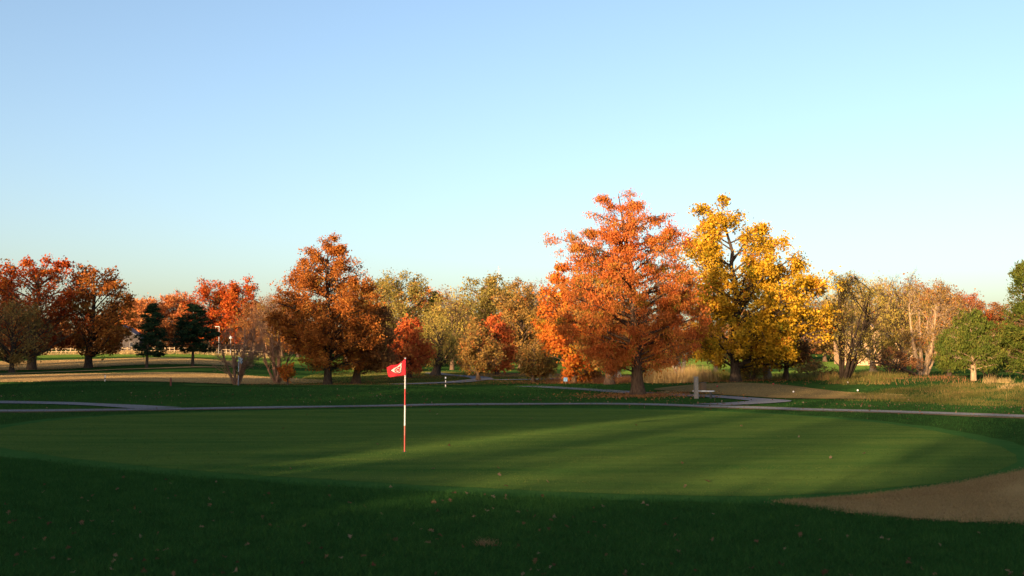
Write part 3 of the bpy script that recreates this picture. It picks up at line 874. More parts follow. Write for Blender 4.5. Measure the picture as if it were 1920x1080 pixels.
# --- the olive wood behind the centre
tree('back1', 'cottonwood_tree', 'large rounded olive tree behind and right of the copper oak', 'tree', 750, 178.0,
     [(506, 735, 768), (520, 706, 790), (545, 692, 812), (580, 686, 824), (620, 690, 828), (655, 705, 815)],
     'olive', 'bark_brown', 41, style='round', r0=0.5, n1=60, n2=9, n3=4, leaves=28000, leaf=0.27, clump=0.42, rise=0.6)
tree('back2', 'bare_tree', 'tan half bare tree with sunlit limbs behind the leaning tree', 'tree', 848, 160.0,
     [(546, 835, 862), (570, 815, 880), (605, 800, 892), (645, 802, 890), (670, 815, 875)],
     'willow', 'bark_brown', 42, style='spread', flare=0.3, r0=0.35, n1=44, n2=9, n3=4, leaves=9000, leaf=0.28, aspect=2, clump=0.5, twigs=2, twig_r=0.022, rise=0.9)
tree('back3', 'cottonwood_tree', 'tall ragged olive tree above the small round path tree', 'tree', 905, 172.0,
     [(513, 892, 925), (530, 870, 948), (565, 864, 958), (605, 864, 962), (650, 872, 955)],
     'olive', 'bark_brown', 43, style='round', r0=0.45, n1=48, n2=9, n3=4, leaves=22000, leaf=0.28, clump=0.38, rise=0.7)
tree('back4', 'elm_tree', 'olive and rust tree behind the gap left of the flame maple', 'tree', 978, 165.0,
     [(526, 955, 990), (545, 935, 1014), (580, 926, 1028), (620, 930, 1032), (660, 945, 1020)],
     'olivebrown', 'bark_brown', 44, style='round', r0=0.45, n1=50, n2=9, n3=4, leaves=24000, leaf=0.28, clump=0.38, rise=0.6)
tree('spire', 'spruce_tree', 'narrow dark green spruce poking above the olive trees', 'tree', 814, 185.0,
     [(540, 812, 816), (560, 806, 822), (590, 800, 828), (640, 796, 832), (670, 800, 828)],
     'cedar', 'bark_dark', 45, style='cone', r0=0.2, n1=40, n2=8, n3=3, leaves=9000, leaf=0.36, aspect=2.5, clump=0.25, mode='out', rise=0.1)
# --- far row on the left
tree('far_orange', 'far_tree', 'pale orange far tree between the rust oak and the narrower pine', 'tree', 262, 262.0,
     [(556, 250, 276), (572, 238, 290), (600, 232, 296), (640, 240, 290)],
     'peach', 'bark_brown', 46, group='far trees along the fence', style='round', r0=0.35, n1=34, n2=8, n3=4, leaves=14000, leaf=0.38, clump=0.5, rise=0.6)
tree('far_red', 'far_tree', 'red far tree rising behind the wider dark pine', 'tree', 393, 258.0,
     [(524, 378, 410), (540, 358, 424), (575, 350, 432), (610, 352, 430), (640, 365, 420)],
     'redoak', 'bark_dark', 47, group='far trees along the fence', style='round', r0=0.4, n1=44, n2=8, n3=4, leaves=20000, leaf=0.38, clump=0.5, rise=0.6)
tree('far_red2', 'far_tree', 'dark red far tree nearest the bare tree left of the copper oak', 'tree', 455, 255.0,
     [(523, 440, 466), (540, 426, 482), (575, 420, 488), (610, 424, 486), (640, 436, 470)],
     'redoak', 'bark_dark', 48, group='far trees along the fence', style='round', r0=0.4, n1=40, n2=8, n3=4, leaves=18000, leaf=0.38, clump=0.5, rise=0.6)
tree('far_bare', 'far_bare_tree', 'leafless grey brown far tree above the right hand wood', 'tree', 1745, 215.0,
     [(530, 1730, 1765), (560, 1700, 1790), (610, 1695, 1795), (645, 1715, 1780)],
     'rustbrown', 'bark_pink', 49, group='far trees behind the right hand wood', style='spread', r0=0.35, n1=40, n2=9, n3=4, leaves=5000, leaf=0.35, clump=0.7, twigs=2, twig_r=0.028, rise=0.9)

def far(key, px, D, top, leafm, label, group, rz, wide=1.0, name='far_tree'):
    b = spot(px, D)
    return again(key, label, b, pt(px, top, D).z - b.z, rz, group, name, leafm, wide)

FG = 'far trees along the fence'
far('far_orange', 292, 268, 556, 'peach', 'pale orange far tree showing between the two dark pines', FG, 1.1, 1.1)
far('far_orange', 326, 272, 550, 'peach', 'peach far tree just left of the wider dark pine', FG, 2.3, 1.1)
far('far_red', 343, 276, 546, 'redoak', 'small red topped far tree left of the wider dark pine', FG, 0.7, 0.7)
far('far_orange', 240, 275, 562, 'orange', 'orange far tree at the right edge of the rust oak', FG, 4.0, 1.0)
far('far_red', 425, 262, 540, 'rustbrown', 'brown far tree between the two red far trees', FG, 3.0, 0.9)
far('far_bare', 500, 250, 556, 'rustbrown', 'bare far tree behind the leafless pinkish tree', FG, 1.0, 1.0)
far('rustoak', 560, 240, 575, 'oak', 'copper far tree behind the left side of the tall copper oak', FG, 1.9, 1.0)
far('redoak', -50, 150, 480, 'rustbrown', 'brown tree top peeping over the red oak at the left edge', FG, 2.0, 0.8)
far('far_red', 20, 268, 590, 'rustbrown', 'brown far tree under the crown of the largest red oak', FG, 2.0, 1.2)
far('far_red', 110, 272, 588, 'rustbrown', 'brown far tree between red oak and rust oak trunks', FG, 1.0, 1.2)
far('far_red', 205, 275, 585, 'oak', 'copper far tree behind the right half of the rust oak', FG, 4.0, 1.2)
BG = 'far trees behind the olive wood'
far('back1', 650, 215, 575, 'rustbrown', 'brown far tree behind the right side of the copper oak', BG, 1.4, 1.0)
far('back3', 705, 205, 520, 'olive', 'thin topped olive far tree at the left shoulder of the rounded olive tree', BG, 2.0, 0.9)
far('far_red', 800, 195, 536, 'orange', 'orange far tree at the right shoulder of the rounded olive tree', BG, 0.6, 0.8)
far('far_bare', 838, 215, 543, 'olivebrown', 'bare far tree beside the narrow dark spruce', BG, 2.6, 1.0)
far('back4', 880, 205, 566, 'olivebrown', 'rust olive far tree left of the ragged olive tree', BG, 1.2, 1.1)
far('back3', 945, 195, 528, 'olive', 'olive far tree right of the tall ragged olive tree', BG, 4.1, 1.0)
far('back4', 1025, 200, 545, 'rustbrown', 'brown far tree at the left shoulder of the flame maple', BG, 3.3, 1.0)
far('far_bare', 1005, 215, 530, 'rustbrown', 'bare far tree top left of the flame maple', BG, 0.3, 0.8)
far('back1', 1110, 210, 600, 'olive', 'olive far tree seen under the cypress branches', BG, 2.7, 1.3)
far('back4', 1210, 205, 600, 'olivebrown', 'brown olive far tree behind the cypress trunk', BG, 5.0, 1.3)
far('back1', 1310, 215, 605, 'olive', 'olive far tree behind the sunlit forked tree', BG, 0.9, 1.3)
far('back4', 1400, 205, 590, 'olivebrown', 'brown olive far tree behind the sycamore trunk', BG, 2.2, 1.3)
far('back4', 478, 252, 566, 'rustbrown', 'brown far tree left of the leafless pinkish tree', FG, 2.9, 1.2)
far('back4', 528, 246, 560, 'olivebrown', 'olive brown far tree right behind the leafless pinkish tree', FG, 0.5, 1.2)
far('back1', 690, 225, 560, 'olivebrown', 'brown olive far tree right behind the dark rust tree', BG, 3.5, 1.1)
far('back4', 1060, 215, 560, 'rustbrown', 'brown far tree behind the flame maple', BG, 1.6, 1.1)
far('back1', 1465, 215, 575, 'olivebrown', 'brown olive far tree behind the small dark brown tree', BG, 4.4, 1.2)
RG = 'far trees behind the right hand wood'
far('far_bare', 1500, 200, 545, 'olivebrown', 'bare brown far tree behind the sycamore right lobe', RG, 0.9, 1.3)
far('back3', 1545, 210, 560, 'olivebrown', 'brown far tree left of the many stemmed tree', RG, 1.9, 1.0)
far('far_bare', 1655, 205, 528, 'olivebrown', 'bare topped far tree between the two willows', RG, 3.9, 1.0)
far('far_bare', 1700, 225, 522, 'rustbrown', 'bare brown far tree above the thin willow', RG, 5.2, 1.0)
far('back4', 1760, 230, 540, 'rustbrown', 'rusty far tree above the pale limbed tree', RG, 1.1, 1.0)
far('far_bare', 1795, 235, 543, 'rustbrown', 'bare far tree above the left of the squat cedar', RG, 2.2, 1.1)
far('far_red', 1820, 250, 552, 'redoak', 'red far tree right above the squat cedar', RG, 2.2, 0.8)
far('back4', 1850, 255, 566, 'rustbrown', 'rusty far tree between the squat cedar and the edge pine', RG, 4.2, 1.2)
far('back4', 1890, 260, 572, 'olivebrown', 'brown far tree beside the edge pine', RG, 0.2, 1.2)
far('far_bare', 1935, 250, 570, 'rustbrown', 'bare far tree behind the edge pine', RG, 0.2, 1.2)
far('back1', 1575, 235, 560, 'olivebrown', 'olive brown far tree behind the left of the many stemmed tree', RG, 2.5, 1.1)
far('back4', 1600, 225, 575, 'rustbrown', 'brown far tree behind the peach house', RG, 0.8, 1.2)

# --- the wood on the skyline behind everything, one brown mass
def far_wood():
    r_ = np.random.default_rng(90)
    n = 55000
    px = r_.uniform(-260, 2150, n)
    D = r_.uniform(285, 330, n)
    c = px * 0.021
    top = 606 + 12 * np.sin(c * 1.0) + 9 * np.sin(c * 2.7 + 1) + 7 * np.sin(c * 6.1 + 2)
    x = (px - 960) / F * D
    z0 = terrain(x, D)
    zt = CAMZ + (690 - top) / F * D
    f = r_.uniform(0, 1, n) ** 0.8
    P = np.column_stack([x, D, z0 + (zt - z0) * f])
    tint = np.clip(0.5 + 0.4 * np.sin(c * 3.3) + r_.normal(0, 0.2, n), 0, 1)
    V, Q, t = leafcards(P, r_, 0.95, 1.3, tint)
    o = link('far_wood', npmesh('far_wood', V, Q, M['leaf_rustbrown'], tint=t))
    tag(o, 'brown wood along the skyline behind all the trees', kind='stuff')
far_wood()

# --- trees beside and behind the viewer, out of the picture: their long shadows lie over the green
SG = 'trees out of view behind the viewer'
OFF = [  # x, y, height, source
    # behind and left of the viewer
    (-6, -30, 15.0, 'redoak'), (-14, -42, 17.0, 'rustoak'), (-12, -33, 16.0, 'redoak'), (-33.6, -16.5, 17.0, 'oak'), (-42, -29, 18.0, 'redoak'), (-50, -34, 20.0, 'redoak'),
    (4, -42, 16.0, 'oak'), (14, -52, 17.0, 'redoak'), (-26, -58, 19.0, 'rustoak'), (26, -58, 17.0, 'redoak'), (-38, -46, 17.0, 'bare_tree'), (-25, -40, 15.0, 'bare_tree'),
    (-52, -16, 18.0, 'redoak'), (-58, -2, 17.0, 'rustoak'), (-30, 4, 12.0, 'oak'), (-40, -6, 15.0, 'redoak'), (-10, -16, 7.0, 'redoak'), (2, -20, 7.5, 'redoak'), (-66, -12, 19.0, 'redoak'),
    (-17, 1, 3.1, 'shrub_tree'), (-14, 0, 2.9, 'shrub_tree'), (-11, -1.5, 2.4, 'shrub_tree'), (-8, -3.5, 2.6, 'shrub_tree'), (-5.5, -6.5, 3.0, 'shrub_tree'), (-7.2, -5.2, 2.9, 'shrub_tree'), (-3.6, -9.0, 3.2, 'shrub_tree'), (-20, 3.5, 2.6, 'shrub_tree'),
    # left of the picture
    (-48, 12, 17.0, 'rustoak'), (-42, 26, 14.0, 'redoak'), (-46, 40, 15.0, 'oak'), (-60, 26, 18.0, 'redoak'), (-58, 48, 16.0, 'rustoak'), (-54, 58, 13.0, 'redoak'), (-56, 33, 17.0, 'oak'),
    (-66, 70, 15.0, 'multistem'), (-84, 92, 15.5, 'redoak'), (-77, 97, 15.5, 'redoak'), (-69, 92, 15.0, 'oak'), (-42, 60, 12.5, 'redoak'), (-128, 60, 19.0, 'rustoak'), (-76, 78, 18.5, 'redoak'), (-86, 66, 19.0, 'redoak'), (-90, 82, 19.0, 'redoak'), (-102, 78, 18.0, 'redoak'), (-104, 56, 23.0, 'redoak'), (-96, 50, 22.0, 'redoak'),
]
for i, (x, y, h, k) in enumerate(OFF):
    side = 'left of the picture' if y > 0 else 'behind the viewer'
    again(k, 'tall autumn tree out of view %s that shades the grass' % side, (x, y, gz(x, y)), h, i * 1.3, SG, 'shade_tree', None, 1.7 if h < 4 else 1.0)

# ------------------------------------------------------------------ grasses
def blades(name, P, h, w, leafm, rg, lean=0.35, tint=None, parent=None, label=None):
    n = len(P)
    a = rg.uniform(0, 2 * np.pi, n)
    hh = h * rg.uniform(0.5, 1.3, n)
    ww = w * rg.uniform(0.6, 1.3, n)
    dx, dy = np.cos(a), np.sin(a)
    ln = rg.normal(0, lean, (n, 2)) * hh[:, None]
    b0 = P + np.stack([dx * ww, dy * ww, np.zeros(n)], 1) * 0.5
    b1 = P - np.stack([dx * ww, dy * ww, np.zeros(n)], 1) * 0.5
    tp = P + np.column_stack([ln, hh])
    V = np.stack([b0, b1, tp], 1).reshape(-1, 3)
    if tint is None:
        tint = rg.beta(2, 2, n)
    o = link(name, npmesh(name, V, np.arange(3 * n).reshape(-1, 3), M['leaf_' + leafm], tint=np.repeat(tint, 3)), parent)
    return tag(o, label, kind='stuff')

rg = np.random.default_rng(77)
GP = smooth_closed(np.array([tuple(ground(*p))[:2] for p in GREEN]))
def in_poly(x, y, poly):
    ins = np.zeros(len(x), bool)
    j = len(poly) - 1
    for i in range(len(poly)):
        xi, yi = poly[i]; xj, yj = poly[j]
        c = ((yi > y) != (yj > y)) & (x < (xj - xi) * (y - yi) / (yj - yi + 1e-12) + xi)
        ins ^= c
        j = i
    return ins
gc = GP.mean(0)
GPo = gc + (GP - gc) * (1 + 0.75 / np.linalg.norm(GP - gc, axis=1, keepdims=True))
DP = smooth_closed(np.array([tuple(ground(*p))[:2] for p in [(1470, 943), (1560, 937), (1680, 924), (1790, 909), (1880, 892), (1990, 872), (2180, 862), (2330, 900), (2250, 1000), (1920, 984), (1750, 977), (1620, 965), (1530, 953)]]))
# near rough
n = 420000
y = np.sqrt(rg.uniform(7.6 ** 2, 21 ** 2, n))
x = rg.uniform(-0.60, 0.60, n) * y
jx, jy = x + rg.normal(0, 0.22, n), y + rg.normal(0, 0.30, n)
k = ~(in_poly(jx, jy, GPo) | in_poly(x, y, GP) | in_poly(x + rg.normal(0, 0.10, n), y + rg.normal(0, 0.12, n), DP))
x, y = x[k], y[k]
cl = np.sin(x * 5.1 + 1.3 * np.sin(y * 3.7)) * np.sin(y * 4.3 + np.sin(x * 2.9))
tn = np.clip(rg.beta(2, 2.4, len(x)) * 0.8 + 0.10 * cl + 0.06, 0, 1)
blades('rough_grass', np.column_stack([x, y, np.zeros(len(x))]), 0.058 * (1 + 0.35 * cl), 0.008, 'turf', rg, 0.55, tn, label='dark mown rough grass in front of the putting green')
# rough round the back and sides of the green, up to the mound
n = 150000
y = np.sqrt(rg.uniform(20 ** 2, 72 ** 2, n))
x = rg.uniform(-0.58, 0.58, n) * y
k = ~(in_poly(x, y, GPo) | in_poly(x, y, DP))
x, y = x[k], y[k]
z = terrain(x, y)
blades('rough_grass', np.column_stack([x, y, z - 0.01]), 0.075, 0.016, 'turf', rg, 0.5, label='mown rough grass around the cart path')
# the close cut blades of the putting green
n = 330000
y = np.sqrt(rg.uniform(13.5 ** 2, 47 ** 2, n))
x = rg.uniform(-0.56, 0.56, n) * y
k = in_poly(x, y, GP) & (rg.random(n) < 0.75)
x, y = x[k], y[k]
tn = 0.5 + 0.22 * np.sin(y * 2.1 + 0.7 * np.sin(x * 0.9)) * np.sin(x * 0.45 + 1.9 * np.sin(y * 0.6)) + 0.16 * np.sin(y * 5.3 + 2 * np.sin(x * 0.5)) + rg.normal(0, 0.16, len(x))
blades('green_grass', np.column_stack([x, y, np.full(len(x), 0.010)]), 0.018, 0.014, 'greenturf', rg, 0.5, np.clip(tn, 0, 1), label='close cut grass of the putting green')
# dormant turf stubble
n = 50000
P0 = DP[rg.integers(0, len(DP), n)]
c0 = DP.mean(0)
P0 = c0 + (P0 - c0) * np.sqrt(rg.uniform(0, 1.04, n))[:, None] + rg.normal(0, 0.08, (n, 2))
k = (np.abs(P0[:, 0]) < 0.62 * P0[:, 1]) & ~in_poly(P0[:, 0], P0[:, 1], GP)
P0 = P0[k]
blades('dormant_grass', np.column_stack([P0, np.full(len(P0), 0.015)]), 0.03, 0.008, 'strawturf', rg, 0.7, rg.beta(1.3, 2.6, len(P0)), label='short straw coloured grass at the right front of the green')

def tall(name, poly, n, h, w, leafm, label, lean=0.25, clump=0.5, seed=0):
    """uneven stand of tall grass: clumps of different height and density, thinning out at the edges"""
    r_ = np.random.default_rng(seed)
    W = np.array([tuple(spot(px, D))[:2] for px, D in poly])
    lo, hi = W.min(0), W.max(0)
    m_ = max(12, n // 45)
    cc = r_.uniform(lo, hi, (m_ * 4, 2))
    cc = cc[in_poly(cc[:, 0], cc[:, 1], W)][:m_]
    ch = r_.gamma(3.0, 0.33, len(cc)).clip(0.25, 1.5)
    ct = r_.beta(1.5, 1.5, len(cc))
    wt = r_.gamma(0.8, 1.0, len(cc)); wt /= wt.sum()
    k = r_.choice(len(cc), n, p=wt)
    Q = cc[k] + r_.normal(0, clump * 0.7, (n, 2))
    z = terrain(Q[:, 0], Q[:, 1])
    o = blades(name, np.column_stack([Q, z]), h * ch[k], w, leafm, r_, lean, np.clip(ct[k] * 0.7 + r_.uniform(0, 0.3, n), 0, 1), label=label)
    return o

def turf_cover(name, poly, n, h, w, leafm, label, seed, lo=0.0, hi=1.0):
    """cut turf far off: short blades whose upright faces catch the low sun"""
    r_ = np.random.default_rng(seed)
    W = smooth_closed(np.array([tuple(spot(px, D))[:2] for px, D in poly]))
    a, b = W.min(0), W.max(0)
    Q = r_.uniform(a, b, (n * 3, 2))
    Q = Q[in_poly(Q[:, 0], Q[:, 1], W)][:n]
    z = terrain(Q[:, 0], Q[:, 1]) + 0.03
    pt_ = 0.5 + 0.25 * np.sin(Q[:, 0] * 0.35 + np.sin(Q[:, 1] * 0.2)) + 0.25 * np.sin(Q[:, 1] * 0.5 + 1.7 * np.sin(Q[:, 0] * 0.13))
    return blades(name, np.column_stack([Q, z]), h, w, leafm, r_, 0.35, lo + (hi - lo) * np.clip(pt_ * 0.6 + r_.uniform(0, 0.4, len(Q)), 0, 1), label=label)

turf_cover('dormant_grass', [(-120, 92), (120, 88), (380, 90), (560, 100), (620, 112), (430, 118), (200, 112), (0, 108), (-150, 104)], 34000, 0.06, 0.08, 'drygrass', 'straw coloured fairway turf beyond the far green', 31, 0.0, 0.75)
turf_cover('dormant_grass', [(-250, 128), (60, 126), (260, 140), (470, 152), (430, 178), (250, 188), (40, 182), (-200, 170)], 34000, 0.07, 0.12, 'drygrass', 'straw coloured fairway turf beyond the dark pines', 32, 0.0, 0.75)
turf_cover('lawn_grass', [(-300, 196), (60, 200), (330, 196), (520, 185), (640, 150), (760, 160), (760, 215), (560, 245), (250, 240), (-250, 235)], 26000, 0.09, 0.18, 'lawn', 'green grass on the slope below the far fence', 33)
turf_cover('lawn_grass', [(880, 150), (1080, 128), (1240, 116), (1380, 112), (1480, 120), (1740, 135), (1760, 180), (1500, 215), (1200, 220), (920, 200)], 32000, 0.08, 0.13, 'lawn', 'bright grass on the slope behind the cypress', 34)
turf_cover('tee_grass', [(1230, 68), (1300, 75), (1370, 79), (1430, 78), (1500, 72), (1600, 66), (1690, 61.5), (1600, 61), (1480, 61.5), (1400, 64), (1310, 67)], 16000, 0.03, 0.04, 'drygrass', 'dormant turf of the brown tee', 35, 0.3, 1.0)
turf_cover('lawn_grass', [(560, 92), (700, 90), (860, 92), (1000, 96), (1180, 90), (1200, 112), (1000, 128), (800, 150), (620, 140), (560, 112)], 42000, 0.07, 0.09, 'weeds', 'tired green and tan grass under the central trees', 36, 0.0, 0.75)

turf_cover('mound_grass', [(-160, 60), (200, 58), (600, 58), (950, 60), (1150, 68), (1180, 84), (900, 88), (500, 70), (200, 84), (-160, 86)], 40000, 0.07, 0.04, 'turf', 'mown grass on the bank below the far green', 37)

def litter(name, spots, label, leafm, seed, size=0.10):
    r_ = np.random.default_rng(seed)
    Q = []
    for px, D, rad, n in spots:
        c = spot(px, D)
        a = r_.uniform(0, 6.283, n); q = np.abs(r_.normal(0, rad, n))
        Q.append(np.column_stack([c.x + q * np.cos(a), c.y + q * np.sin(a)]))
    Q = np.concatenate(Q)
    P = np.column_stack([Q, terrain(Q[:, 0], Q[:, 1]) + r_.uniform(0.06, 0.11, len(Q))])
    V, F_, t = leafcards(P, r_, size, 1.3, r_.uniform(0, 1, len(P)))
    tag(link(name, npmesh(name, V, F_, M['leaf_' + leafm], tint=t)), label, kind='stuff')
litter('fallen_leaves', [(1200, 64, 2.6, 2600), (1195, 64, 4.0, 250)], 'rust coloured needles and leaves strewn round the cypress trunk', 'rustbrown', 51, 0.09)
litter('fallen_leaves', [(1090, 97, 4.0, 1800), (1000, 101, 4.0, 700), (616, 96, 5.0, 900), (768, 116, 4.0, 700), (940, 124, 8.0, 1500), (1378, 86, 5.0, 900), (1437, 96, 4.0, 500)], 'orange and brown fallen leaves under the middle trees', 'rustbrown', 52, 0.10)
litter('fallen_leaves', [(300, 62, 9.0, 160), (700, 60, 9.0, 160), (1000, 58, 8.0, 160), (1300, 52, 6.0, 120), (1600, 50, 6.0, 140), (1850, 46, 6.0, 140)], 'sparse pale leaves blown along the cart path', 'leafbrown', 53, 0.075)

tall('dry_reeds', [(1205, 92), (1255, 89), (1335, 88), (1335, 94), (1215, 99)], 9000, 0.95, 0.05, 'drygrass', 'tall sunlit straw coloured reeds behind the bench', 0.16, 0.35, 1)
tall('dry_reeds', [(1320, 96), (1400, 93), (1420, 100), (1330, 104)], 4000, 0.6, 0.05, 'weeds', 'low yellow green weeds below the small sunlit tree', 0.25, 0.4, 2)
tall('tall_grass', [(1440, 90), (1570, 84), (1640, 86), (1700, 104), (1560, 118), (1450, 112)], 6000, 0.42, 0.05, 'weeds', 'tall dry meadow grass around the many stemmed tree', 0.3, 0.8, 3)
tall('tall_grass', [(1560, 78), (1660, 74), (1700, 86), (1640, 98), (1570, 92)], 6000, 0.32, 0.04, 'weeds', 'mixed weeds at the foot of the many stemmed tree', 0.35, 0.6, 4)
tall('russet_weeds', [(1640, 73), (1700, 70), (1800, 70), (1800, 80), (1650, 82)], 1000, 0.30, 0.03, 'russet_weeds', 'russet dead weeds on the bank before the cedar', 0.45, 1.1, 5)
tall('tall_grass', [(1560, 56), (1720, 52), (1960, 48), (2000, 66), (1780, 72), (1640, 66)], 22000, 0.16, 0.022, 'weeds', 'uncut green and tan grass on the right bank', 0.45, 0.7, 6)
tall('tall_grass', [(1840, 62), (1990, 58), (2000, 74), (1850, 74)], 1800, 0.4, 0.03, 'drygrass', 'dry grass clumps below the edge pine', 0.35, 0.3, 7)
tall('tall_grass', [(1030, 96), (1130, 92), (1200, 94), (1200, 102), (1040, 104)], 6000, 0.5, 0.05, 'russet_weeds', 'reddish fallen leaves and weeds behind the blue sign', 0.5, 0.5, 8)
tall('tall_grass', [(-200, 222), (520, 216), (520, 234), (-200, 238)], 14000, 0.55, 0.12, 'drygrass', 'strip of dry grass along the far fence', 0.35, 1.2, 9)

def shrub(name, label, px, D, h, w, leafm, barkm, seed, leaves=5000, leaf=0.14):
    b = spot(px, D)
    env = Env([(h, -w * 0.3, w * 0.3), (h * 0.8, -w * 0.75, w * 0.75), (h * 0.45, -w, w), (h * 0.15, -w * 0.8, w * 0.8)])
    wood, lv = grow(env, seed, r0=0.10, stems=8, n1=24, n2=5, n3=3, leaves=leaves, leaf=leaf, clump=0.22, twigs=1, twig_r=0.012)
    o = thing(name, label, 'shrub', b)
    link('stems', npmesh('stems', wood[0], wood[1], M[barkm], smooth=True), o)
    if lv is not None:
        link('foliage', npmesh('foliage', lv[0], lv[1], M['leaf_' + leafm], tint=lv[2]), o)
    return o
shrub('thicket_shrub', 'dark tangled shrub between the many stemmed tree and the pale limbed tree', 1668, 98, 2.6, 2.3, 'rustbrown', 'bark_dark', 60, 2500)
shrub('thicket_shrub', 'low dark shrub at the foot of the pale limbed tree', 1702, 102, 1.7, 1.8, 'rustbrown', 'bark_dark', 61, 1200)
shrub('thicket_shrub', 'brown thicket shrub right of the sycamore trunk', 1408, 93, 1.7, 1.5, 'olivebrown', 'bark_brown', 62, 2500)
shrub('thicket_shrub', 'orange brown low shrub right of the lit straight trunk', 1520, 104, 1.5, 2.4, 'olivebrown', 'bark_brown', 63, 4000)
shrub('thicket_shrub', 'dark shrub below the far end of the edge pine', 1850, 100, 2.2, 3.0, 'cedar', 'bark_dark', 64, 6000)
shrub('thicket_shrub', 'russet shrub between the blue sign and the grey trunk', 1108, 98, 1.0, 1.5, 'rustbrown', 'bark_brown', 65, 3000)
for i, (px, lab) in enumerate(((935, 'dark shrub under the scarlet tree'), (1230, 'dark shrub behind the cypress trunk'), (700, 'dark shrub far beyond the flag, left of the red tree'))):
    shrub('thicket_shrub', lab, px, 150, 2.6, 4.0, 'olivebrown', 'bark_dark', 70 + i, 6000, 0.25)

# a fallen bough lying left of the pale limbed tree
def bough():
    tb = Tubes(); rnd = random.Random(5)
    a = spot(1715, 100) + Vector((0, 0, 0.25)); b = spot(1635, 98) + Vector((0, 0, 1.5))
    P = bez(a, a.lerp(b, 0.5) + Vector((0, 0, 0.5)), b, 8)
    tb.add([p - a for p in P], [0.14 * (1 - 0.09 * i) for i in range(8)], 8)
    for i in range(14):
        s = P[rnd.randint(1, 7)] - a
        d = Vector((rnd.uniform(-1.2, 0.2), rnd.uniform(-.6, .6), rnd.uniform(-0.15, 0.7)))
        tb.add([s, s + d * 0.6 + Vector((0, 0, .08)), s + d * 1.3], [0.035, 0.02, 0.008], 5)
    V, Q = tb.mesh()
    o = link('fallen_bough', npmesh('fallen_bough', V, Q, M['bark_dark'], smooth=True), None, a - Vector((0, 0, 0.12)))
    tag(o, 'dark fallen bough lying left of the pale limbed tree', 'bough')
bough()

# a pale snapped trunk between the grey trunk and the cypress
def snag():
    b = spot(1156, 112)
    tb = Tubes()
    tb.add([Vector((0.15, 0, -0.1)), Vector((0.05, 0, 0.5)), Vector((-0.08, 0, 1.1)), Vector((-0.05, 0, 1.6)), Vector((0.02, 0, 2.1))], [0.5, 0.36, 0.32, 0.27, 0.12], 10)
    tb.add([Vector((-0.1, 0, 1.1)), Vector((-0.7, 0.1, 1.4)), Vector((-1.2, 0.1, 1.45))], [0.12, 0.09, 0.04], 6)
    V, Q = tb.mesh()
    o = link('tree_snag', npmesh('tree_snag', V, Q, M['bark_pale'], smooth=True), None, b)
    tag(o, 'pale snapped tree stump seen left of the cypress trunk', 'stump')
snag()

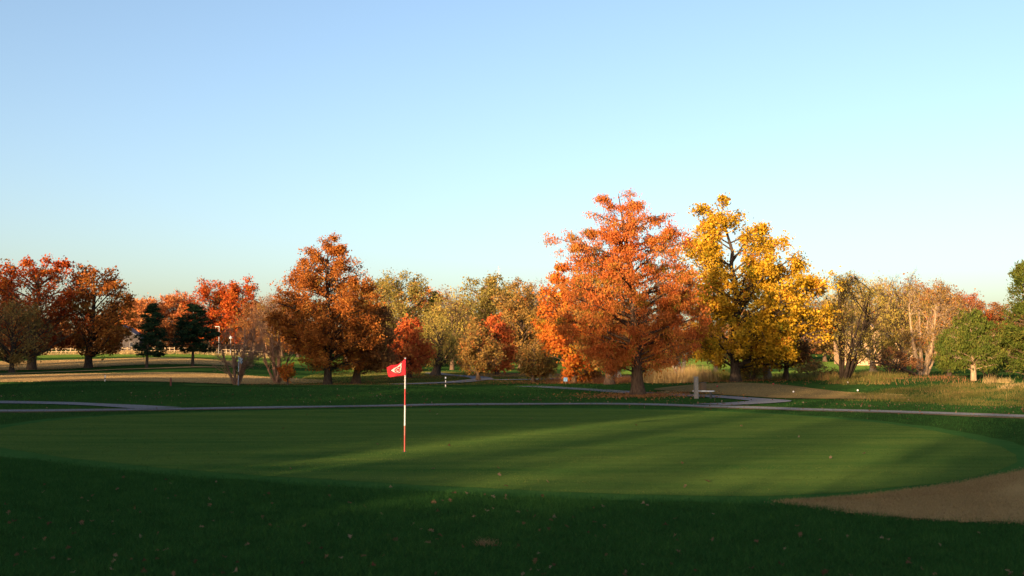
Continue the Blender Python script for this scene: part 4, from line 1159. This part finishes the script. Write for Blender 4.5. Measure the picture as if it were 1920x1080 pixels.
# ------------------------------------------------------------------ the flagstick on the near green
def flagstick():
    b = ground(758.5, 848)
    Dp = b.y
    px_m = Dp / F
    o = thing('golf_flagstick', 'red and white banded flagstick with red emblem flag in the near green', 'flagstick', (b.x, b.y, 0.012))
    def zat(py): return pt(758.5, py, Dp).z - 0.012
    r = 0.0165
    cyl('pole_band', M['red_paint'], r * 0.85, r * 0.85, 0.0, zat(816), o)
    cyl('pole_band', M['faded_red'], r * 0.9, r * 0.9, zat(816), zat(798), o)
    cyl('pole_band', M['white'], r, r, zat(798), zat(760), o)
    cyl('pole_band', M['red_paint'], r, r, zat(760), zat(729), o)
    cyl('pole_band', M['white'], r, r, zat(729), zat(703), o)
    cyl('flag_sleeve', M['flag_red'], r * 1.1, r * 1.1, zat(703.5), zat(673.2), o)
    ball('pole_cap', M['white'], r * 1.15, (0, 0, zat(672)), o)
    cyl('cup', M['hole'], 0.054, 0.054, 0.001, 0.004, o, 20)
    zt, zb = zat(673.5), zat(703)
    W = 0.405
    Hf = zt - zb
    def surf(u, v, off=0.0):
        """u 0 at the pole .. 1 at the fly, v 0 bottom .. 1 top"""
        x = -u * W
        yy = 0.035 * math.sin(u * 6.0 + 0.6) * u + 0.02 * math.sin(u * 9 + v * 3) * u
        top = zt - Hf * (0.34 * min(1, u / 0.42) ** 1.15 + 0.08 * max(0, u - 0.42) + (0.16 * max(0, (u - 0.72) / 0.28) ** 1.5 if u > 0.72 else 0))
        bot = zb - Hf * (0.02 + 0.15 * u)
        if u > 0.9: bot += 0.1 * Hf * (u - 0.9) / 0.1
        z = bot + (top - bot) * v
        x -= 0.03 * u * u * (v - 0.45)
        return Vector((x, yy + off, z))
    nu, nv = 26, 14
    for side in (0,):
        V, Q = [], []
        for th in (-0.0015, 0.0015):
            for i in range(nu + 1):
                for j in range(nv + 1):
                    V.append(tuple(surf(i / nu, j / nv, th)))
        m_ = (nu + 1) * (nv + 1)
        for s in (0, 1):
            for i in range(nu):
                for j in range(nv):
                    q = [i * (nv + 1) + j, (i + 1) * (nv + 1) + j, (i + 1) * (nv + 1) + j + 1, i * (nv + 1) + j + 1]
                    Q.append([k_ + s * m_ for k_ in (q if s else q[::-1])])
        ring = [(i, 0) for i in range(nu + 1)] + [(nu, j) for j in range(1, nv + 1)] + [(i, nv) for i in range(nu - 1, -1, -1)] + [(0, j) for j in range(nv - 1, 0, -1)]
        idx = [i * (nv + 1) + j for i, j in ring]
        for a_, b_ in zip(idx, idx[1:] + idx[:1]):
            Q.append([a_, b_, b_ + m_, a_ + m_])
        flag = link('flag', npmesh('flag', V, Q, M['flag_red'], smooth=True), o)
    def decal(name, poly, mat, off, label=None):
        """a flat print following the cloth, on both faces"""
        bm = bmesh.new()
        for s in (-1, 1):
            vs = [bm.verts.new((p[0], p[1], 0)) for p in poly]
            bm.faces.new(vs)
        bmesh.ops.triangulate(bm, faces=bm.faces[:])
        bmesh.ops.subdivide_edges(bm, edges=[e for e in bm.edges if e.calc_length() > 0.06], cuts=3, use_grid_fill=True)
        bmesh.ops.triangulate(bm, faces=bm.faces[:])
        half = set()
        # the two copies are separate islands: the island of the first vertex faces the viewer
        st = [bm.verts[:][0]]
        while st:
            v = st.pop()
            if v in half: continue
            half.add(v)
            st += [e.other_vert(v) for e in v.link_edges]
        for v in bm.verts[:]:
            v.co = surf(v.co.x, v.co.y, -off if v in half else off)
        d = bm_obj(name, bm, mat, flag)
        if label: d['label'] = label
    # arrowhead pointing to the fly: tip left as seen
    out = [(0.85, 0.56), (0.70, 0.70), (0.45, 0.86), (0.22, 0.97), (0.17, 0.95), (0.19, 0.80), (0.175, 0.62), (0.20, 0.45), (0.23, 0.36), (0.20, 0.28), (0.24, 0.24), (0.26, 0.19), (0.36, 0.20), (0.55, 0.28), (0.72, 0.42)]
    c = (0.42, 0.56)
    inn = [(c[0] + (p[0] - c[0]) * 0.86, c[1] + (p[1] - c[1]) * 0.86) for p in out]
    decal('emblem_border', out, M['black'], 0.0035)
    emb = inn
    decal('emblem_arrowhead', emb, M['flag_white'], 0.006, 'white arrowhead emblem')
    def stroke(pts, w):
        L_, R_ = [], []
        for i, p in enumerate(pts):
            a_ = pts[max(0, i - 1)]; b_ = pts[min(len(pts) - 1, i + 1)]
            dx, dy = b_[0] - a_[0], b_[1] - a_[1]
            l = math.hypot(dx, dy)
            L_.append((p[0] - dy / l * w, p[1] + dx / l * w)); R_.append((p[0] + dy / l * w, p[1] - dx / l * w))
        return L_ + R_[::-1]
    cpts = [(0.40 + 0.17 * math.cos(t), 0.53 + 0.18 * math.sin(t)) for t in np.linspace(math.radians(38), math.radians(-310), 18)]
    cpts = [(0.40 + 0.17 * math.cos(t), 0.52 + 0.19 * math.sin(t)) for t in np.linspace(math.radians(140), math.radians(-140), 18)]
    decal('emblem_letter', stroke(cpts, 0.032), M['flag_red'], 0.0085, 'red letter C')
    decal('emblem_letter', stroke([(0.31, 0.74), (0.36, 0.40)], 0.030), M['flag_red'], 0.0100, 'red letter K stem')
    decal('emblem_letter', stroke([(0.34, 0.56), (0.44, 0.60), (0.52, 0.66)], 0.030), M['flag_red'], 0.0110, 'red letter K arm')
    decal('emblem_letter', stroke([(0.36, 0.58), (0.44, 0.50), (0.52, 0.46)], 0.028), M['flag_red'], 0.0120, 'red letter K leg')
flagstick()

# ------------------------------------------------------------------ far green: flag, stakes
def far_flag():
    b = spot(449, 74)
    o = thing('golf_flagstick', 'slim pale flagstick with dark checked flag on the far green', 'flagstick', (b.x, b.y, b.z + 0.05))
    cyl('pole', M['flag_pale'], 0.020, 0.020, 0, 1.75, o)
    cyl('pole_band', M['black'], 0.026, 0.026, 0.72, 1.0, o)
    Wd, Hd = 0.30, 0.42
    nu, nv = 6, 4
    cells = {}
    for i in range(nu // 1):
        for j in range(nv):
            bm = bmesh.new()
            for s in (-1, 1):
                vs = []
                for (a_, c_) in ((0, 0), (1, 0), (1, 1), (0, 1)):
                    u, v = (i + a_) / nu, (j + c_) / nv
                    vs.append(bm.verts.new((u * Wd * 0.9, 0.03 * math.sin(u * 7) + s * 0.003, 2.1 - Hd * (1 - v) - u * 0.12)))
                bm.faces.new(vs if s < 0 else vs[::-1])
            bm_obj('flag_check', bm, M['black'] if (i + j) % 2 else M['flag_pale'], o)
    cyl('pole', M['flag_pale'], 0.016, 0.016, 1.75, 2.13, o)
far_flag()

def stake(px, D, h, r, bands, label, cap=None, name='marker_stake'):
    b = spot(px, D)
    o = thing(name, label, 'stake', (b.x, b.y, b.z))
    z = 0
    for f, m_ in bands:
        cyl('stake_band', M[m_], r, r, z, z + h * f, o, 10)
        z += h * f
    if cap:
        cyl('stake_cap', M[cap], r * 1.7, r * 1.2, z, z + r * 3.5, o, 10)
    else:
        cyl('stake_cap', M[bands[-1][1]], r * 0.98, r * 0.2, z, z + r * 1.4, o, 10)
stake(323, 75, 0.55, 0.065, [(1.0, 'dark_red')], 'dark red wooden stake on the far green edge')
stake(200, 88, 0.50, 0.045, [(0.35, 'white'), (0.3, 'black'), (0.35, 'white')], 'short white and black stake in the brown fairway')
stake(836, 78, 0.85, 0.035, [(0.3, 'white'), (0.2, 'black'), (0.2, 'white'), (0.15, 'black')], 'thin black and white banded stake at the right end of the far green', 'signwhite')

# tee markers
for px, D, mm, lab in ((1485, 66, 'white', 'white ball tee marker nearest the bench, right of it'), (1605, 67, 'white', 'white ball tee marker at the right tip of the brown tee'),
                       (1343, 72, 'red_paint', 'red tee marker on the brown tee behind the bench'), (1448, 76, 'red_paint', 'red tee marker at the back right of the brown tee'),
                       (1587, 78, 'white', 'white marker at the foot of the many stemmed tree')):
    b = spot(px, D)
    o = thing('tee_marker', lab, 'tee marker', (b.x, b.y, b.z + 0.03), 0, 'tee markers')
    cyl('spike', M['iron'], 0.02, 0.02, -0.05, 0.06, o, 8)
    ball('marker_ball', M[mm], 0.062, (0, 0, 0.09), o)
    ball('marker_cap', M['black'], 0.05, (0.055, 0, 0.09), o, (0.7, 1, 1))

# ------------------------------------------------------------------ bench, post, bin, sign
def bench():
    b = ground(1319, 747)
    o = thing('park_bench', 'pale slatted bench without back beside the tall grey post', 'bench', b, math.radians(-28))
    for i in range(4):
        box('seat_slat', M['bench'], (1.25, 0.085, 0.05), (0, -0.15 + i * 0.1, 0.44), o, 0.008)
    for s in (-1, 1):
        box('leg', M['iron'], (0.07, 0.36, 0.05), (s * 0.45, 0, 0.395), o, 0.008)
        box('leg', M['iron'], (0.06, 0.06, 0.38), (s * 0.45, -0.12, 0.18), o, 0.008)
        box('leg', M['iron'], (0.06, 0.06, 0.38), (s * 0.45, 0.12, 0.18), o, 0.008)
    box('stretcher', M['iron'], (0.84, 0.04, 0.04), (0, 0, 0.22), o, 0.006)
    p = ground(1305.5, 747.5)
    po = thing('stone_post', 'tall grey square post at the left end of the bench', 'post', p, math.radians(8))
    bm = bmesh.new()
    bmesh.ops.create_cube(bm, size=1.0)
    bmesh.ops.scale(bm, vec=(0.22, 0.22, 1.36), verts=bm.verts)
    bmesh.ops.subdivide_edges(bm, edges=bm.edges[:], cuts=5, use_grid_fill=True)
    rr = random.Random(3)
    for v in bm.verts:
        v.co += Vector((rr.gauss(0, .004), rr.gauss(0, .004), rr.gauss(0, .004)))
    bmesh.ops.translate(bm, vec=(0, 0, 0.62), verts=bm.verts)
    bm_obj('shaft', bm, M['stone'], po)
    box('cap', M['stone'], (0.235, 0.235, 0.03), (0, 0, 1.305), po, 0.008)
    q = spot(1316, 66.0)
    bo = thing('litter_bin', 'brown wire litter bin standing behind the bench', 'bin', q)
    cyl('bin_body', M['bin'], 0.20, 0.22, 0.02, 0.68, bo, 18)
    for k in range(16):
        a = k / 16 * 2 * math.pi
        box('bin_slat', M['bin'], (0.03, 0.02, 0.66), (0.225 * math.cos(a), 0.225 * math.sin(a), 0.36), bo, 0.0, (0, 0, a + math.pi / 2))
    cyl('bin_rim', M['iron'], 0.245, 0.245, 0.69, 0.73, bo, 18)
bench()

def sign():
    b = spot(1060, 92)
    o = thing('course_sign', 'small light blue sign on a short post below the flame maple', 'sign', b)
    box('post', M['fence'], (0.06, 0.06, 0.5), (0, 0.04, 0.23), o)
    z0 = pt(1060, 711.5, 92).z - b.z
    box('board', M['sign_pale'], (0.36, 0.03, 0.36), (0, 0, z0), o, 0.01)
    bm = bmesh.new()
    for poly in ([(-0.13, 0.02), (0.0, -0.12), (0.13, 0.02), (0.05, 0.0), (0.0, 0.06), (-0.05, 0.0)], [(-0.17, 0.17), (-0.17, 0.09), (0.17, 0.09), (0.17, 0.17)], [(-0.17, -0.13), (-0.17, -0.17), (0.17, -0.17), (0.17, -0.13)]):
        bm.faces.new([bm.verts.new((x_, -0.019, z0 + z_)) for x_, z_ in poly])
    bm_obj('printed_mark', bm, M['blue'], o)
sign()

# ------------------------------------------------------------------ far fence, buildings, poles
def fence():
    D = 236.0
    x0, x1 = (-140 - 960) / F * D, (505 - 960) / F * D
    b = Vector((x0, D, gz(x0, D)))
    o = thing('rail_fence', 'pale wooden post and rail fence far up the left slope', 'fence', b)
    n = 74
    P = []
    for i in range(n):
        x = x0 + (x1 - x0) * i / (n - 1)
        P.append(Vector((x - b.x, 0, gz(x, D) - b.z)))
    bm = bmesh.new(); bmesh.ops.create_cube(bm, size=1.0); bmesh.ops.scale(bm, vec=(0.19, 0.17, 1.45), verts=bm.verts)
    me = bpy.data.meshes.new('post'); bm.to_mesh(me); bm.free(); me.materials.append(M['fence'])
    for i, p in enumerate(P):
        link('post', me, o, (p.x, p.y, p.z + 0.62))
    for h in (0.5, 1.12):
        for i in range(0, n - 1, 3):
            j = min(n - 1, i + 3)
            a, c = P[i], P[j]
            box('rail', M['fence'], ((c - a).length, 0.06, 0.13), ((a.x + c.x) / 2, -0.13, (a.z + c.z) / 2 + h), o, 0, (0, -math.atan2(c.z - a.z, c.x - a.x), 0))
fence()

def house(px0, px1, D, eave_py, ridge_py, wallm, label, name, depth, rz, gable_front, wins, group=None):
    xc = (px0 + px1) / 2
    b = spot(xc, D)
    w = (px1 - px0) / F * D
    he = pt(xc, eave_py, D).z - b.z
    hr = pt(xc, ridge_py, D).z - b.z
    o = thing(name, label, 'house', b, rz)
    bm = bmesh.new()
    hw, hd = w / 2, depth / 2
    if gable_front:
        prof = [(-hw, -0.3), (hw, -0.3), (hw, he), (0, hr - 0.12), (-hw, he)]
        f = [bm.verts.new((x, -hd, z)) for x, z in prof]; g = [bm.verts.new((x, hd, z)) for x, z in prof]
    else:
        prof = [(-hd, -0.3), (hd, -0.3), (hd, he), (0, hr - 0.12), (-hd, he)]
        f = [bm.verts.new((-hw, y_, z)) for y_, z in prof]; g = [bm.verts.new((hw, y_, z)) for y_, z in prof]
    bm.faces.new(f); bm.faces.new(g[::-1])
    for i in range(5):
        bm.faces.new([f[i], g[i], g[(i + 1) % 5], f[(i + 1) % 5]])
    bmesh.ops.recalc_face_normals(bm, faces=bm.faces[:])
    bm_obj('wall', bm, M[wallm], o)
    bm = bmesh.new()
    e = 0.45
    span = hw if gable_front else hd
    sl = (hr - he) / span
    for s in (-1, 1):
        prof = [(s * (span + e), he - e * sl), (0, hr), (0, hr + 0.22), (s * (span + e), he - e * sl + 0.22)]
        L2 = (hd if gable_front else hw) + 0.4
        if gable_front:
            A = [bm.verts.new((x, -L2, z)) for x, z in prof]; B = [bm.verts.new((x, L2, z)) for x, z in prof]
        else:
            A = [bm.verts.new((-L2, x, z)) for x, z in prof]; B = [bm.verts.new((L2, x, z)) for x, z in prof]
        bm.faces.new(A); bm.faces.new(B[::-1])
        for i in range(4):
            bm.faces.new([A[i], B[i], B[(i + 1) % 4], A[(i + 1) % 4]])
    bmesh.ops.recalc_face_normals(bm, faces=bm.faces[:])
    bm_obj('roof', bm, M['roof'], o)
    for x, z, ww, hh in wins:
        fr = box('window', M['white' if wallm != 'wall_dark' else 'stone'], (ww + 0.2, 0.1, hh + 0.2), (x, -hd - 0.03, z), o)
        box('pane', M['glass'], (ww, 0.04, hh), (x, -hd - 0.085, z), fr)
    return o
house(1572, 1640, 190, 628, 596, 'wall_peach', 'peach sunlit house seen through the many stemmed tree', 'far_house', 8, -0.1, True, [(-1.6, 2.2, 1.0, 1.4), (1.4, 2.2, 1.0, 1.4), (0, 4.6, 0.9, 1.1)])
house(1660, 1700, 200, 640, 626, 'wall_peach', 'small cream outbuilding far behind the thin willow', 'far_house', 5, 0.1, False, [(-0.8, 1.8, 0.9, 1.1), (1.0, 1.8, 0.9, 1.1)])
house(205, 268, 250, 634, 612, 'wall_dark', 'dark barn with sloping roof behind the rust oak', 'far_barn', 9, 0.15, True, [(2.4, 1.8, 0.7, 1.0), (-2.0, 1.8, 0.7, 1.0)])

def lamp_pole(px, D, top, label, globe):
    b = spot(px, D)
    h = pt(px, top, D).z - b.z
    o = thing('lamp_post', label, 'lamp post', b)
    cyl('pole', M['steel'], 0.09, 0.06, -0.1, h, o, 10)
    if globe:
        ball('lamp_globe', M['signwhite'], 0.34, (0, 0, h + 0.3), o, (1, 1, 0.9))
        cyl('lamp_cap', M['signwhite'], 0.5, 0.12, h + 0.5, h + 0.75, o, 12)
    else:
        box('lamp_arm', M['steel'], (0.9, 0.08, 0.08), (-0.4, 0, h - 0.05), o)
        box('lamp_head', M['steel'], (0.5, 0.22, 0.12), (-0.95, 0, h - 0.06), o, 0.02)
lamp_pole(411, 225, 612, 'slim grey lamp pole left of the leafless pinkish shrub tree', False)
lamp_pole(433, 228, 636, 'pale globe lamp showing through the leafless pinkish tree', True)

def mast():
    D = 300
    b = spot(935, D)
    h = pt(935, 498, D).z - b.z
    o = thing('radio_mast', 'thin radio mast above the ragged olive tree', 'mast', b)
    cyl('mast_pole', M['steel'], 0.16, 0.05, -0.2, h, o, 8)
    for k in range(3):
        box('antenna_bar', M['steel'], (1.0 - 0.2 * k, 0.06, 0.06), (0, 0, h - 0.9 - k * 0.9), o)
mast()

# ------------------------------------------------------------------ fallen leaves on the grass
def leaf_meshes():
    out = []
    for s in range(6):
        r_ = random.Random(100 + s)
        bm = bmesh.new()
        L = 1.0
        pts = []
        prof = [(0, 0.03), (0.12, 0.10), (0.22, 0.36), (0.32, 0.14), (0.46, 0.46), (0.58, 0.16), (0.72, 0.32), (0.82, 0.10), (1.0, 0.0)]
        mid = [bm.verts.new((t - 0.5, 0, 0.10 * math.sin(t * 3.1 + s) * r_.uniform(.5, 1.6))) for t, w in prof]
        for sd in (-1, 1):
            edge = [bm.verts.new((t - 0.5 + r_.uniform(-.03, .03), sd * w * r_.uniform(.8, 1.2), abs(w) * r_.uniform(0.1, 0.9) + m_.co.z)) for (t, w), m_ in zip(prof, mid)]
            for i in range(len(prof) - 1):
                q = [mid[i], mid[i + 1], edge[i + 1], edge[i]]
                bm.faces.new(q if sd < 0 else q[::-1])
        bmesh.ops.remove_doubles(bm, verts=bm.verts[:], dist=1e-4)
        me = bpy.data.meshes.new('fallen_leaf')
        bm.to_mesh(me); bm.free()
        a = me.attributes.new('tint', 'FLOAT', 'POINT')
        tv = (s + 0.5) / 6
        a.data.foreach_set('value', np.full(len(me.vertices), tv, np.float32))
        me.materials.append(M['leaf_leafbrown'])
        out.append(me)
    return out
LM = leaf_meshes()
rnd = random.Random(9)
def leaf(x, y, z, s, label, group):
    o = link('fallen_leaf', rnd.choice(LM), None, (x, y, z))
    o.rotation_euler = (rnd.gauss(0, 0.5), rnd.gauss(0, 0.5), rnd.uniform(0, 6.28))
    o.scale = (s, s, s)
    tag(o, label, 'leaf', group)
cnt = 0
while cnt < 180:
    px, py = rnd.uniform(-20, 1940), 895 + 190 * rnd.random() ** 0.9
    p = ground(px, py)
    ax, ay = np.array([p.x]), np.array([p.y])
    if in_poly(ax, ay, GPo)[0] or in_poly(ax, ay, DP)[0]: continue
    if px > 1350 and rnd.random() < 0.5: continue
    leaf(p.x, p.y, 0.030, rnd.uniform(0.04, 0.085), 'curled brown fallen leaf lying in the dark rough grass', 'fallen leaves in the rough')
    cnt += 1
GL = [(935, 880), (936, 893), (948, 915), (1027, 906), (842, 838), (820, 778), (1076, 804), (1192, 799), (996, 786), (545, 881), (812, 881), (1498, 821), (1558, 861), (1620, 852), (1326, 905), (1279, 871), (708, 835), (532, 805), (733, 917), (852, 929), (1285, 915), (876, 929), (1390, 800)]
for px, py in GL:
    p = ground(px, py)
    leaf(p.x, p.y, 0.030, rnd.uniform(0.07, 0.11), 'tan fallen leaf lying on the smooth putting green', 'fallen leaves on the green')
pc = ground(912, 1022)
r_ = np.random.default_rng(4)
n = 120
Pq = np.column_stack([pc.x + r_.normal(0, 0.06, n), pc.y + r_.normal(0, 0.05, n), np.zeros(n)])
blades('dry_grass_tuft', Pq, 0.065, 0.009, 'drytuft', r_, 0.9, label='small dead straw coloured grass tuft in the front rough')
